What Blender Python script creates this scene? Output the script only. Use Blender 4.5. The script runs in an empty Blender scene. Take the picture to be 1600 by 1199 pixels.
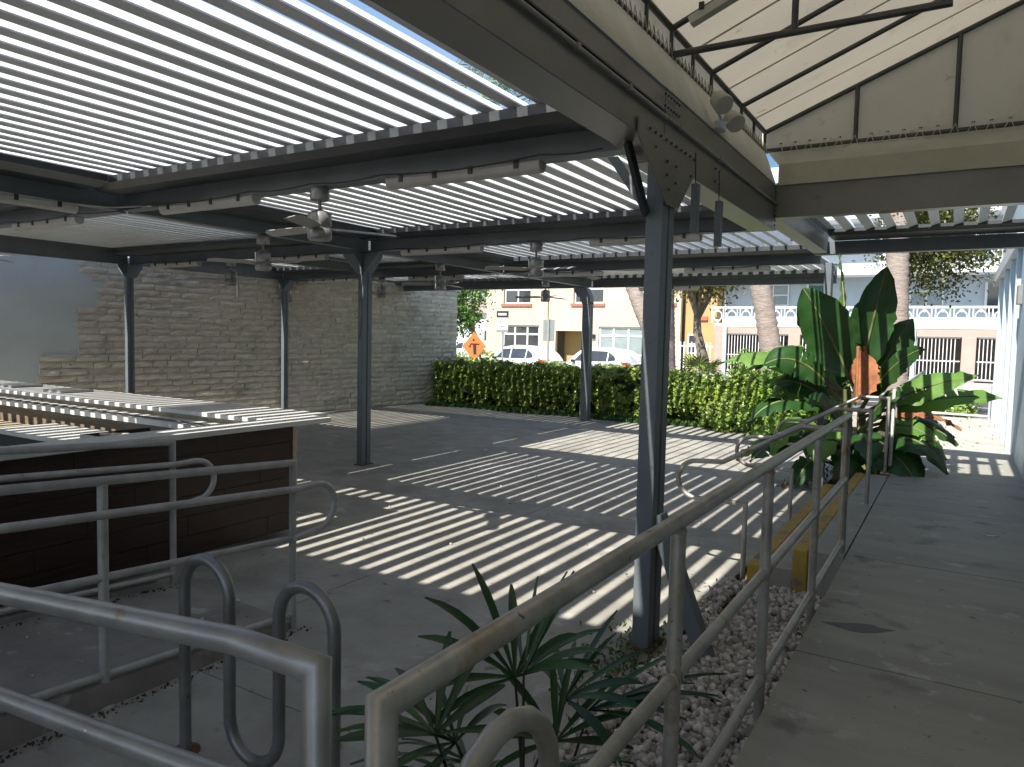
import bpy, math, random
import numpy as np
from mathutils import Vector, Matrix
random.seed(7); rng = np.random.default_rng(7)
R = math.radians
sc = bpy.context.scene
C = sc.collection
# ---------------------------------------------------------------- camera
cam_d = bpy.data.cameras.new("camera"); cam = bpy.data.objects.new("camera", cam_d); C.objects.link(cam)
F, YAW, PITCH, ROLL = 1142.0, R(-31.305), R(3.614), R(1.292)
fw = Vector((math.sin(YAW)*math.cos(PITCH), math.cos(YAW)*math.cos(PITCH), -math.sin(PITCH)))
rt = Vector((math.cos(YAW), -math.sin(YAW), 0)); up = rt.cross(fw)
rt2 = rt*math.cos(ROLL)+up*math.sin(ROLL); up2 = -rt*math.sin(ROLL)+up*math.cos(ROLL)
m = Matrix((rt2, up2, -fw)).transposed().to_4x4(); m.translation = Vector((0, 0, 1.97))
cam.matrix_world = m
cam_d.sensor_width = 36; cam_d.sensor_fit = 'HORIZONTAL'; cam_d.lens = F/1600*36
cam_d.clip_start = 0.05; cam_d.clip_end = 3000
sc.camera = cam
# ---------------------------------------------------------------- light
SUN = Vector((0.11, 0.83, -1.0)).normalized()
w = bpy.data.worlds.new("World"); sc.world = w; w.use_nodes = True
nt = w.node_tree; nt.nodes.clear()
sky = nt.nodes.new("ShaderNodeTexSky"); sky.sky_type = 'NISHITA'; sky.sun_disc = False
sky.sun_elevation = math.asin(-SUN.z); sky.sun_rotation = math.atan2(-SUN.x, -SUN.y)
sky.air_density = 1.0; sky.dust_density = 0.8; sky.ozone_density = 1.0
bg = nt.nodes.new("ShaderNodeBackground"); bg.inputs[1].default_value = 0.115
wo = nt.nodes.new("ShaderNodeOutputWorld")
nt.links.new(sky.outputs[0], bg.inputs[0]); nt.links.new(bg.outputs[0], wo.inputs[0])
sd = bpy.data.lights.new("sun", 'SUN'); sd.energy = 4.8; sd.angle = R(0.53); sd.color = (1.0, 0.95, 0.87)
so = bpy.data.objects.new("sun", sd); C.objects.link(so)
so.rotation_euler = SUN.to_track_quat('-Z', 'Y').to_euler()
vs = sc.view_settings; vs.view_transform = 'Standard'; vs.look = 'None'; vs.gamma = 1; vs.exposure = 1.12
vs.use_curve_mapping = False
sc.cycles.max_bounces = 8; sc.cycles.diffuse_bounces = 5; sc.cycles.transparent_max_bounces = 8
sc.cycles.sample_clamp_indirect = 6

# ---------------------------------------------------------------- materials
def mat(name, c1, c2=None, rough=0.6, metal=0.0, scale=6.0, bump=0.0, bscale=None, detail=6, lo=0.35, hi=0.65,
        stretch=(1, 1, 1), island=0.0, transl=0.0, spec=0.5, spots=None, coords='pos', rvar=0.0):
    M = bpy.data.materials.new(name); M.use_nodes = True; t = M.node_tree; n = t.nodes; L = t.links
    b = n["Principled BSDF"]; out = n["Material Output"]
    b.inputs["Roughness"].default_value = rough; b.inputs["Metallic"].default_value = metal
    b.inputs["Specular IOR Level"].default_value = spec
    if coords == 'pos':
        g = n.new("ShaderNodeNewGeometry"); src = g.outputs["Position"]
    else:
        g = n.new("ShaderNodeTexCoord"); src = g.outputs["Object"]
    mp = n.new("ShaderNodeMapping"); mp.inputs["Scale"].default_value = stretch; L.new(src, mp.inputs[0])
    col = None
    if c2 is None: c2 = tuple(x*0.82 for x in c1)
    nz = n.new("ShaderNodeTexNoise"); nz.inputs["Scale"].default_value = scale; nz.inputs["Detail"].default_value = detail
    nz.inputs["Roughness"].default_value = 0.62
    L.new(mp.outputs[0], nz.inputs[0])
    cr = n.new("ShaderNodeValToRGB"); cr.color_ramp.elements[0].position = lo; cr.color_ramp.elements[1].position = hi
    cr.color_ramp.elements[0].color = (*c2, 1); cr.color_ramp.elements[1].color = (*c1, 1)
    L.new(nz.outputs[0], cr.inputs[0]); col = cr.outputs[0]
    if spots:      # (colour, scale, threshold, width)
        for sc_, ss, th, wd in spots:
            n2 = n.new("ShaderNodeTexNoise"); n2.inputs["Scale"].default_value = ss; n2.inputs["Detail"].default_value = 5
            n2.inputs["Roughness"].default_value = 0.6
            L.new(src, n2.inputs[0])
            r2 = n.new("ShaderNodeMapRange"); r2.inputs[1].default_value = th; r2.inputs[2].default_value = th+wd
            L.new(n2.outputs[0], r2.inputs[0])
            mx = n.new("ShaderNodeMixRGB"); mx.inputs[2].default_value = (*sc_, 1)
            L.new(r2.outputs[0], mx.inputs[0]); L.new(col, mx.inputs[1]); col = mx.outputs[0]
    if island:
        g2 = n.new("ShaderNodeNewGeometry"); hs = n.new("ShaderNodeHueSaturation")
        r3 = n.new("ShaderNodeMapRange"); r3.inputs[3].default_value = 1-island; r3.inputs[4].default_value = 1+island
        L.new(g2.outputs["Random Per Island"], r3.inputs[0]); L.new(r3.outputs[0], hs.inputs["Value"])
        oi = n.new("ShaderNodeObjectInfo"); r5 = n.new("ShaderNodeMapRange"); r5.inputs[3].default_value = 0.485; r5.inputs[4].default_value = 0.515
        L.new(oi.outputs["Random"], r5.inputs[0]); L.new(r5.outputs[0], hs.inputs["Hue"])
        L.new(col, hs.inputs["Color"]); col = hs.outputs[0]
    L.new(col, b.inputs["Base Color"])
    if rvar:
        r4 = n.new("ShaderNodeMapRange"); r4.inputs[3].default_value = rough-rvar; r4.inputs[4].default_value = rough+rvar
        L.new(nz.outputs[0], r4.inputs[0]); L.new(r4.outputs[0], b.inputs["Roughness"])
    if bump:
        bn = n.new("ShaderNodeTexNoise"); bn.inputs["Scale"].default_value = bscale or scale*6; bn.inputs["Detail"].default_value = 6
        L.new(mp.outputs[0], bn.inputs[0])
        bp = n.new("ShaderNodeBump"); bp.inputs["Strength"].default_value = 1.0; bp.inputs["Distance"].default_value = bump
        L.new(bn.outputs[0], bp.inputs["Height"]); L.new(bp.outputs[0], b.inputs["Normal"])
    if transl:
        tr = n.new("ShaderNodeBsdfTranslucent"); L.new(col, tr.inputs[0])
        ms = n.new("ShaderNodeMixShader"); ms.inputs[0].default_value = transl
        L.new(b.outputs[0], ms.inputs[1]); L.new(tr.outputs[0], ms.inputs[2]); L.new(ms.outputs[0], out.inputs[0])
    return M

M = {}
M['steel'] = mat('painted_steel', (.145, .165, .178), (.115, .132, .143), .42, 0.0, 3, .0006, 60, rvar=.08, spots=[((.10, .09, .08), 9, .66, .06)])
M['gutter'] = mat('gutter_metal', (.05, .056, .06), (.035, .04, .044), .4, 0.0, 4)
M['clad'] = mat('beam_cladding', (.22, .215, .195), (.17, .168, .152), .33, 0.3, 1.3, .0012, 2.5, rvar=.08, spots=[((.14, .12, .10), 5, .64, .1)])
M['blade'] = mat('white_louvre_paint', (.80, .81, .82), (.72, .73, .73), .38, 0.0, 2.5, spots=[((.45, .43, .39), 8, .66, .12)])
M['pipe'] = mat('brushed_rail_metal', (.43, .41, .375), (.29, .27, .235), .38, .5, 7, .0006, 90, rvar=.1, spots=[((.30, .20, .11), 6, .58, .12), ((.14, .11, .08), 26, .66, .04)])
M['pipeL'] = mat('galvanised_rail', (.46, .45, .42), (.34, .33, .31), .5, .3, 8, .0006, 90, rvar=.1, spots=[((.24, .20, .15), 7, .64, .1)])
M['rackm'] = mat('grey_rack_metal', (.22, .225, .225), (.16, .16, .155), .34, .5, 7, .0004, 80, rvar=.08, spots=[((.12, .09, .07), 16, .68, .03)])
M['pipeG'] = mat('grey_rail_metal', (.31, .315, .32), (.24, .24, .24), .36, .5, 7, .0004, 80, rvar=.08, spots=[((.62, .61, .58), 19, .69, .02), ((.22, .18, .13), 8, .64, .06)])
M['rust'] = mat('rusted_steel', (.16, .07, .04), (.07, .035, .025), .85, .1, 20, .002)
conc_spots = [((.20, .185, .165), .9, .54, .14), ((.46, .44, .41), 2.3, .60, .14), ((.15, .135, .12), 5.5, .63, .08), ((.14, .13, .12), 30, .68, .03), ((.50, .49, .47), 47, .71, .02)]
M['floor'] = mat('courtyard_concrete', (.335, .322, .28), (.235, .226, .197), .72, 0, 2.2, .0025, 90, spots=conc_spots, rvar=.1)
M['walk'] = mat('walkway_concrete', (.32, .31, .27), (.235, .227, .197), .6, 0, 1.6, .0018, 60, stretch=(.5, 2.2, 1), spots=[((.17, .16, .145), 2.6, .60, .08), ((.11, .10, .095), 15, .67, .03), ((.48, .47, .44), 29, .70, .02), ((.36, .35, .33), 5, .62, .06)], rvar=.1)
M['ramp'] = mat('ramp_concrete', (.27, .25, .222), (.18, .17, .152), .7, 0, 2.5, .002, 90, spots=[((.17, .125, .09), 1.6, .58, .1), ((.10, .09, .08), 25, .68, .03), ((.40, .385, .36), 3.3, .60, .1)])
M['joint'] = mat('joint_filler', (.03, .03, .028), None, .9)
M['yellow'] = mat('worn_yellow_paint', (.44, .29, .045), (.33, .22, .05), .7, 0, 8, .002, 80, spots=[((.17, .14, .11), 7, .55, .1)])
M['stone'] = mat('travertine_split_stone', (.68, .62, .52), (.50, .45, .37), .9, 0, 5, .012, 26, stretch=(1, 1, 2.5), island=.15, spots=[((.075, .06, .045), 15, .66, .05), ((.30, .27, .235), 1.4, .58, .2)])
M['plaster'] = mat('grey_blue_plaster', (.60, .64, .635), (.54, .575, .57), .8, 0, 1.2, .002, 30, spots=[((.55, .56, .55), 1.7, .62, .1)])
M['bluewall'] = mat('pale_blue_render', (.46, .55, .60), (.41, .50, .55), .8, 0, 2, .003, 60)
M['gravel'] = mat('river_gravel', (.52, .48, .43), (.32, .29, .26), .85, 0, 30, .003, 120, island=.45)
M['soil'] = mat('soil', (.07, .05, .035), (.04, .03, .02), .95, 0, 12, .02, 40)
M['ground'] = mat('sandy_ground', (.36, .31, .25), (.26, .22, .17), .95, 0, .8, .01, 15)
M['asphalt'] = mat('asphalt', (.06, .06, .062), (.045, .045, .046), .85, 0, 3, .004, 120)
M['sidewalk'] = mat('pavement_concrete', (.42, .40, .37), (.33, .31, .28), .85, 0, 2, .003, 60)
M['line'] = mat('road_paint', (.75, .74, .70), None, .7)
M['canvas'] = mat('beige_awning_canvas', (.62, .56, .44), (.57, .51, .40), .85, 0, 1.4, .004, 5, transl=.2, spots=[((.40, .34, .25), 26, .70, .03), ((.50, .43, .31), 1.6, .58, .12), ((.46, .39, .28), 6, .66, .05)])
M['canvas2'] = mat('valance_canvas', (.56, .53, .43), (.48, .45, .36), .85, 0, 2.5, .012, 4, transl=.12)
M['tube'] = mat('awning_tube', (.09, .09, .088), (.065, .065, .062), .4, .5, 8)
M['cord'] = mat('white_lacing', (.6, .58, .52), None, .8)
M['wood'] = mat('dark_ipe_wood', (.045, .016, .009), (.008, .004, .003), .38, 0, 3.5, .001, 30, stretch=(6, .9, 14), coords='obj', island=.35, lo=.3, hi=.7)
M['quartz'] = mat('white_countertop', (.60, .60, .57), (.54, .54, .51), .35, 0, 3)
M['cream'] = mat('aged_cream_metal', (.50, .43, .31), (.36, .29, .19), .6, .1, 5, spots=[((.26, .19, .11), 3, .58, .15)])
M['fasciam'] = mat('shade_darkened_cream_fascia', (.22, .17, .11), (.15, .11, .07), .6, 0, 5, stretch=(.4, 4, 4))  # cream fascia, its colour darkened to stand for shade
M['inox'] = mat('stainless_steel', (.45, .45, .44), (.38, .38, .37), .35, .7, 5)
M['black'] = mat('black_cabinet', (.015, .014, .013), None, .6)  # plain near-black for carcass, apron and box parts
M['fan'] = mat('brushed_nickel_fan', (.34, .34, .32), (.28, .28, .265), .38, .45, 10)
M['fanblade'] = mat('silver_fan_blade', (.40, .39, .35), (.34, .33, .30), .5, .15, 4)
M['lamp'] = mat('white_lamp_housing', (.50, .485, .43), (.42, .40, .35), .55, 0, 6)
M['cable'] = mat('cable_rubber', (.02, .02, .022), None, .5)
M['conduit'] = mat('grey_conduit', (.30, .30, .28), None, .45, .4)
M['cream_wall'] = mat('pale_yellow_stucco', (.56, .48, .335), (.51, .43, .30), .9, 0, .6, .01, 18, spots=[((.50, .39, .26), .5, .58, .12), ((.42, .36, .28), 1.7, .66, .05)])
M['ochre_wall'] = mat('ochre_stucco', (.42, .30, .13), (.37, .26, .11), .9, 0, .8, .01, 18)
M['redtrim'] = mat('red_brick_sill', (.52, .13, .085), (.44, .10, .07), .8, 0, 6)
M['white'] = mat('white_paint', (.62, .635, .65), (.56, .575, .59), .6, 0, 2)
M['whitebalc'] = mat('blue_white_stucco', (.38, .44, .48), (.34, .40, .44), .85, 0, 1.2)
M['taupe'] = mat('taupe_garage_wall', (.36, .30, .25), (.31, .26, .22), .9, 0, 1.5)
M['glass'] = mat('dark_window_glass', (.035, .045, .055), (.02, .025, .03), .08, 0, 2, spec=.8)
M['shade'] = mat('grey_green_blinds', (.24, .29, .29), (.19, .23, .23), .4, 0, 2)
M['towerglass'] = mat('blue_tower_glass', (.12, .28, .42), (.08, .2, .32), .12, .3, .4)
M['green_door'] = mat('green_door', (.02, .12, .10), None, .5)
M['carwhite'] = mat('white_car_paint', (.66, .67, .68), (.65, .66, .67), .18, 0, 1, spec=.7)
M['cardark'] = mat('dark_car_paint', (.03, .035, .045), None, .2, .2, spec=.7)
M['tyre'] = mat('tyre_rubber', (.015, .015, .015), None, .8)
M['rim'] = mat('alloy_rim', (.4, .4, .41), None, .3, .8)
M['taillight'] = mat('red_tail_lamp', (.5, .02, .015), None, .2)
M['orange'] = mat('orange_sign', (.85, .13, .02), (.8, .12, .02), .5, 0, 2)
M['blackink'] = mat('black_print', (.012, .012, .012), None, .5)
M['signgrey'] = mat('sign_back_grey', (.22, .25, .24), None, .5, .3)
M['bark'] = mat('tree_bark', (.22, .18, .14), (.11, .09, .07), .95, 0, 6, .02, 20)
M['palmbark'] = mat('palm_bark', (.36, .30, .26), (.22, .18, .155), .95, 0, 5, .02, 12, stretch=(1, 1, 5))
M['hedge'] = mat('hedge_leaf', (.26, .37, .06), (.07, .14, .022), .36, 0, 9, island=.45, transl=.22)
M['hedgecore'] = mat('hedge_dark_core', (.03, .04, .015), (.018, .022, .01), .95, 0, 20, .03, 30)
M['lime'] = mat('lime_shrub_leaf', (.24, .34, .03), (.11, .22, .03), .4, 0, 2.5, island=.4, transl=.25)
M['treeleaf'] = mat('tree_leaf', (.11, .22, .03), (.06, .13, .02), .45, 0, 1.2, island=.45, transl=.25)
M['oliveleaf'] = mat('olive_tree_leaf', (.26, .24, .045), (.12, .13, .03), .45, 0, 1.4, island=.4, transl=.2)
M['darkleaf'] = mat('overhanging_tree_leaf', (.12, .13, .02), (.05, .065, .015), .45, 0, 1.4, island=.55, transl=.2)
M['grass'] = mat('grass_blade', (.07, .17, .025), (.045, .10, .015), .55, 0, 4, island=.4, transl=.2)
M['banana'] = mat('shaded_banana_leaf', (.028, .085, .018), (.018, .055, .013), .34, 0, 1.5, .002, 30, transl=.22, rvar=.06)  # leaf green darkened in the colour to stand for shade
M['bananalit'] = mat('sunlit_banana_leaf', (.17, .33, .06), (.11, .24, .04), .42, 0, 1.5, transl=.38)  # lighter copy of the leaf, sunlight put into its colour
M['petiole'] = mat('banana_stem', (.14, .17, .05), (.08, .07, .03), .5, 0, 5)
M['deadleaf'] = mat('dried_banana_leaf', (.36, .135, .05), (.20, .07, .03), .8, 0, 4, .01, 18, stretch=(3, 3, 1), transl=.15)
M['rhapis'] = mat('rhapis_leaf', (.018, .075, .018), (.01, .042, .01), .3, 0, 4, island=.35, transl=.12)
M['rhstem'] = mat('rhapis_stem', (.03, .025, .018), None, .7)
M['frond'] = mat('palm_frond', (.13, .20, .05), (.07, .12, .03), .45, 0, 2, island=.35, transl=.2)
M['pebble'] = mat('dead_leaf_litter', (.22, .15, .08), (.10, .07, .045), .9, 0, 20, island=.4)
M['stainm'] = mat('damp_stain', (.085, .08, .072), (.075, .07, .063), .5, 0, 8)
M['plate'] = mat('metal_plate', (.34, .34, .33), None, .4, .5)

# ---------------------------------------------------------------- geometry helpers
def wpos(o):
    p = Vector((0, 0, 0))
    while o is not None:
        p += o.location; o = o.parent
    return p

class MB:
    def __init__(s): s.v = []; s.f = []; s.sm = []
    def add(s, vs, fs, sm=False):
        k = len(s.v); s.v += [tuple(map(float, v)) for v in vs]
        for f in fs: s.f.append(tuple(i+k for i in f)); s.sm.append(sm)
        return s
    def box(s, x0, x1, y0, y1, z0, z1):
        v = [(x0, y0, z0), (x1, y0, z0), (x1, y1, z0), (x0, y1, z0), (x0, y0, z1), (x1, y0, z1), (x1, y1, z1), (x0, y1, z1)]
        return s.add(v, [(0, 3, 2, 1), (4, 5, 6, 7), (0, 1, 5, 4), (1, 2, 6, 5), (2, 3, 7, 6), (3, 0, 4, 7)])
    def obox(s, c, ax, ay, az):      # centre and three half-axis vectors
        c = Vector(c); ax, ay, az = Vector(ax), Vector(ay), Vector(az)
        v = [c+sx*ax+sy*ay+sz*az for sz in (-1, 1) for sx, sy in ((-1, -1), (1, -1), (1, 1), (-1, 1))]
        return s.add(v, [(0, 3, 2, 1), (4, 5, 6, 7), (0, 1, 5, 4), (1, 2, 6, 5), (2, 3, 7, 6), (3, 0, 4, 7)])
    def bar(s, a, b, wd, h, upv=(0, 0, 1)):   # rectangular bar from a to b
        a, b = Vector(a), Vector(b); d = (b-a); u = Vector(upv); sd_ = d.cross(u)
        if sd_.length < 1e-6: sd_ = d.cross(Vector((1, 0, 0)))
        sd_.normalize(); u2 = sd_.cross(d).normalized()
        return s.obox((a+b)/2, d/2, sd_*wd/2, u2*h/2)
    def prism(s, poly, axis, a0, a1):  # poly in the plane across axis ('x': (y,z), 'y': (x,z), 'z': (x,y))
        n = len(poly)
        def P(p, a): return {'x': (a, p[0], p[1]), 'y': (p[0], a, p[1]), 'z': (p[0], p[1], a)}[axis]
        v = [P(p, a0) for p in poly]+[P(p, a1) for p in poly]
        return s.add(v, [tuple(range(n))[::-1], tuple(range(n, 2*n))]+[(i, (i+1) % n, n+(i+1) % n, n+i) for i in range(n)])
    def tube(s, pts, r, n=12, caps=True, closed=False):
        pts = [Vector(p) for p in pts]; rs = r if isinstance(r, (list, tuple)) else [r]*len(pts)
        k = len(pts); rings = []; prev = None
        for i, p in enumerate(pts):
            if closed: t = (pts[(i+1) % k]-pts[i-1]).normalized()
            elif i == 0: t = (pts[1]-pts[0]).normalized()
            elif i == k-1: t = (pts[-1]-pts[-2]).normalized()
            else: t = ((pts[i+1]-p).normalized()+(p-pts[i-1]).normalized()).normalized()
            if prev is None:
                u = t.orthogonal().normalized() if abs(t.z) > .9 else t.cross(Vector((0, 0, 1))).normalized()
            else:
                u = (prev-t*prev.dot(t)).normalized()
            prev = u; v_ = t.cross(u); ring = []
            sc_ = 1.0
            if not closed and 0 < i < k-1:
                cs = (pts[i+1]-p).normalized().dot((p-pts[i-1]).normalized()); sc_ = 1/max(.55, math.sqrt(max(0, (1+cs)/2)))
            bis = None
            for j in range(n):
                a = 2*math.pi*j/n; off = (u*math.cos(a)+v_*math.sin(a))*rs[i]
                if sc_ > 1.001:
                    bd = ((pts[i+1]-p).normalized()-(p-pts[i-1]).normalized())
                    if bd.length > 1e-6:
                        bd.normalize(); off += bd*off.dot(bd)*(sc_-1)
                ring.append(p+off)
            rings.append(ring)
        vs_ = [q for rg in rings for q in rg]; fs = []
        m_ = k if closed else k-1
        for i in range(m_):
            a = i*n; b = ((i+1) % k)*n
            for j in range(n): fs.append((a+j, a+(j+1) % n, b+(j+1) % n, b+j))
        s.add(vs_, fs, True)
        if caps and not closed:
            s.add(rings[0], [tuple(range(n))[::-1]]); s.add(rings[-1], [tuple(range(n))])
        return s
    def lathe(s, c, prof, n=20):   # prof: list of (r, z)
        vs_ = []; fs = []
        for r, z in prof:
            for j in range(n):
                a = 2*math.pi*j/n; vs_.append((c[0]+r*math.cos(a), c[1]+r*math.sin(a), c[2]+z))
        for i in range(len(prof)-1):
            for j in range(n): fs.append((i*n+j, i*n+(j+1) % n, (i+1)*n+(j+1) % n, (i+1)*n+j))
        s.add(vs_, fs, True)
        s.add(vs_[:n], [tuple(range(n))[::-1]]); s.add(vs_[-n:], [tuple(range(n))])
        return s
    def build(s, name, mt, parent=None, bevel=0):
        me = bpy.data.meshes.new(name); o = bpy.data.objects.new(name, me); C.objects.link(o)
        off = Vector((0, 0, 0))
        if parent is not None: o.parent = parent; off = wpos(parent)
        me.from_pydata([(v[0]-off.x, v[1]-off.y, v[2]-off.z) for v in s.v], [], s.f)
        me.polygons.foreach_set("use_smooth", s.sm)
        me.materials.append(M[mt] if isinstance(mt, str) else mt)
        if bevel:
            bv = o.modifiers.new("bevel", 'BEVEL'); bv.width = bevel; bv.segments = 1; bv.limit_method = 'ANGLE'
        me.update()
        return o

def tagit(o, label, cat, group=None, kind=None):
    if label: o['label'] = label
    if cat: o['category'] = cat
    if group: o['group'] = group
    if kind: o['kind'] = kind
    return o
def thing(name, label, cat, loc=(0, 0, 0), group=None):
    o = bpy.data.objects.new(name, None); C.objects.link(o); o.location = loc; o.empty_display_size = .2
    return tagit(o, label, cat, group)
def dup(root, loc, label, rz=None):
    def cp(o, par):
        c = o.copy(); C.objects.link(c)
        if par is not None: c.parent = par
        for ch in [x for x in o.children]: cp(ch, c)
        return c
    r = cp(root, None); r.location = loc; r['label'] = label
    if rz is not None: r.rotation_euler = (0, 0, rz)
    return r
def struct(o): o['kind'] = 'structure'; return o
def arc(c, r, a0, a1, n, plane='yz'):
    out = []
    for i in range(n+1):
        a = R(a0+(a1-a0)*i/n); p, q = r*math.cos(a), r*math.sin(a)
        out.append({'yz': (c[0], c[1]+p, c[2]+q), 'xz': (c[0]+p, c[1], c[2]+q), 'xy': (c[0]+p, c[1]+q, c[2])}[plane])
    return out
def cloud(name, mt, verts, faces, parent=None, smooth=False):   # numpy mesh (quads)
    me = bpy.data.meshes.new(name); o = bpy.data.objects.new(name, me); C.objects.link(o)
    v = np.asarray(verts, dtype=np.float32); f = np.asarray(faces, dtype=np.int32)
    if parent is not None: o.parent = parent; v = v-np.array(wpos(parent), dtype=np.float32)
    k = f.shape[1]
    me.vertices.add(len(v)); me.vertices.foreach_set("co", v.ravel())
    me.loops.add(f.size); me.loops.foreach_set("vertex_index", f.ravel())
    me.polygons.add(len(f)); me.polygons.foreach_set("loop_start", np.arange(0, f.size, k, dtype=np.int32))
    me.polygons.foreach_set("loop_total", np.full(len(f), k, dtype=np.int32))
    me.update(calc_edges=True)
    if smooth: me.polygons.foreach_set("use_smooth", np.ones(len(f), dtype=bool))
    me.materials.append(M[mt])
    return o
def unit(a): return a/np.maximum(np.linalg.norm(a, axis=1, keepdims=True), 1e-9)
def leafcloud(pts, size, nrm=None, spread=.9, ratio=.5, jit=.35):
    """folded six-vertex leaves, one per point"""
    n = len(pts); d = rng.normal(size=(n, 3))
    if nrm is not None: d = d*spread+nrm
    d = unit(d); u = unit(np.cross(d, rng.normal(size=(n, 3)))); nn = np.cross(d, u)
    s = (size*(1+jit*(rng.random(n)*2-1)))[:, None]
    base = pts; mid = pts+d*s*.5-nn*s*.06; tip = pts+d*s; wv = u*s*ratio*.5; lift = nn*s*.10
    V = np.stack([base, mid+wv+lift, tip, mid-wv+lift, mid], axis=1).reshape(-1, 3)
    i = np.arange(n)[:, None]*5
    Fq = np.concatenate([i+np.array([[0, 1, 2, 4]]), i+np.array([[0, 4, 2, 3]])])
    return V, Fq
def rosettes(cent, nrm, size, k=6):
    """whorls of k leaves around each centre, facing nrm"""
    n = len(cent); a = unit(np.cross(nrm, rng.normal(size=(n, 3)))); b = np.cross(nrm, a)
    Vs = []; Fs = []; cnt = 0
    for j in range(k):
        th = 2*math.pi*j/k+rng.random(n)*.6
        d = unit(a*np.cos(th)[:, None]+b*np.sin(th)[:, None]+nrm*(.35+.4*rng.random(n))[:, None])
        u = np.cross(nrm, d); s = (size*(.7+.6*rng.random(n)))[:, None]
        base = cent; mid = cent+d*s*.6; tip = cent+d*s
        V = np.stack([base, mid+u*s*.27, tip, mid-u*s*.27], axis=1).reshape(-1, 3)
        Vs.append(V); Fs.append(np.arange(n)[:, None]*4+np.array([[0, 1, 2, 3]])+cnt); cnt += n*4
    return np.concatenate(Vs), np.concatenate(Fs)
def merge(lst):
    V = []; Fc = []; k = 0
    for v, f in lst: V.append(v); Fc.append(f+k); k += len(v)
    return np.concatenate(V), np.concatenate(Fc)
_ph = rng.random((6, 3))*6.28
_kd = unit(rng.normal(size=(14, 3)))
def lump(p, f=1.0):   # smooth pseudo-noise in about -1..1
    s = np.zeros(len(p))
    for i in range(14):
        k = f*(2.0+i*.75); s += np.sin(p @ _kd[i]*k+_ph[i % 6, i % 3]*3+1.3*np.sin(p @ _kd[(i+5) % 14]*k*.6))/(1+i*.22)
    return s/3.0

# ================================================================ THE GROUND
struct(MB().add([(-900, -900, -.06), (900, -900, -.06), (900, 900, -.06), (-900, 900, -.06)], [(0, 1, 2, 3)]).build('ground', 'ground'))
fl = bpy.data.objects.new('courtyard_floor', None); C.objects.link(fl); struct(fl)
xs = [-14.6, -12.9, -10.8, -8.66, -6.08, -4.02, -1.5]; ys = [-6, -1.2, 2.6, 6.9, 10.7, 14.3, 16.6]
for i in range(len(xs)-1):
    for j in range(len(ys)-1):
        g = .004
        y1 = ys[j+1]
        MB().box(xs[i]+g, xs[i+1]-g, ys[j]+g, y1-g, -.055, 0).build('slab', 'floor', fl)
MB().box(-14.6, -1.5, -6, 16.6, -.055, -.014).build('joint_bed', 'joint', fl)
wk = bpy.data.objects.new('walkway', None); C.objects.link(wk); struct(wk)
wy = [-6, -4.2, -2.1, -.1, 1.95, 4.0, 6.07, 8.2, 10.3]
for j in range(len(wy)-1): MB().box(-.65, 1.4, wy[j]+.006, wy[j+1]-.006, .02, .36).build('slab', 'walk', wk)
MB().box(-.64, 1.4, -6, 10.3, -.05, .345).build('joint_bed', 'joint', wk)
MB().box(-.65, 1.4, 10.306, 13.4, .02, .36).build('slab', 'walk', wk)
MB().box(-.65, 1.4, 13.412, 19.75, .02, .36).build('slab', 'sidewalk', wk)
# stair platform with painted nosings
st = thing('stairs', 'two concrete steps with worn yellow nosings beside the walkway', 'stairs', (-1.0, 8, 0))
MB().box(-.91, -.662, 6.0, 10.12, -.04, .36).build('landing', 'walk', st)
MB().box(-1.03, -.914, 6.0, 10.12, -.04, .36).build('nosing', 'yellow', st, .01)
MB().box(-1.26, -1.034, 6.03, 10.1, -.04, .178).build('step', 'walk', st)
MB().box(-1.38, -1.264, 6.03, 10.1, -.04, .178).build('nosing', 'yellow', st, .01)
# gravel
MB_ = MB().add([(-1.5, -6, -.03), (-.655, -6, -.03), (-.655, 6.0, -.03), (-1.5, 6.0, -.03)], [(0, 1, 2, 3)]).build('planting_bed', 'soil'); struct(MB_)
ico_v = []
t_ = (1+5**.5)/2
icv = unit(np.array([(-1, t_, 0), (1, t_, 0), (-1, -t_, 0), (1, -t_, 0), (0, -1, t_), (0, 1, t_), (0, -1, -t_), (0, 1, -t_), (t_, 0, -1), (t_, 0, 1), (-t_, 0, -1), (-t_, 0, 1)]))
icf = np.array([(0, 11, 5), (0, 5, 1), (0, 1, 7), (0, 7, 10), (0, 10, 11), (1, 5, 9), (5, 11, 4), (11, 10, 2), (10, 7, 6), (7, 1, 8), (3, 9, 4), (3, 4, 2), (3, 2, 6), (3, 6, 8), (3, 8, 9), (4, 9, 5), (2, 4, 11), (6, 2, 10), (8, 6, 7), (9, 8, 1)])
def pebbles(px, py, pz, rad, flat=.7):
    n = len(px); Vv = []
    rot = rng.normal(size=(n, 3, 3)); q, _ = np.linalg.qr(rot)
    v = icv[None]*(1+.28*(rng.random((n, 12, 1))-.5)); v = v*np.stack([1+.5*rng.random(n), np.ones(n), flat+.3*rng.random(n)], 1)[:, None, :]
    v = np.einsum('nij,nkj->nki', q, v)*rad[:, None, None]+np.stack([px, py, pz], 1)[:, None, :]
    f = icf[None]+np.arange(n)[:, None, None]*12
    return v.reshape(-1, 3), f.reshape(-1, 3)
n = 7200
py = 1.2+4.8*rng.random(n)**.85; px = -1.5+.85*rng.random(n)
px += .06*np.sin(py*3.1)*(px < -1.35)
lay = rng.random(n)
V, Fq = pebbles(px, py, -.02+.05*lay, .017+.013*rng.random(n))
tagit(cloud('gravel', 'gravel', V, Fq, smooth=False), 'loose pale grey and tan pebbles filling the bed between courtyard and walkway', 'gravel', kind='stuff')
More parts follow.
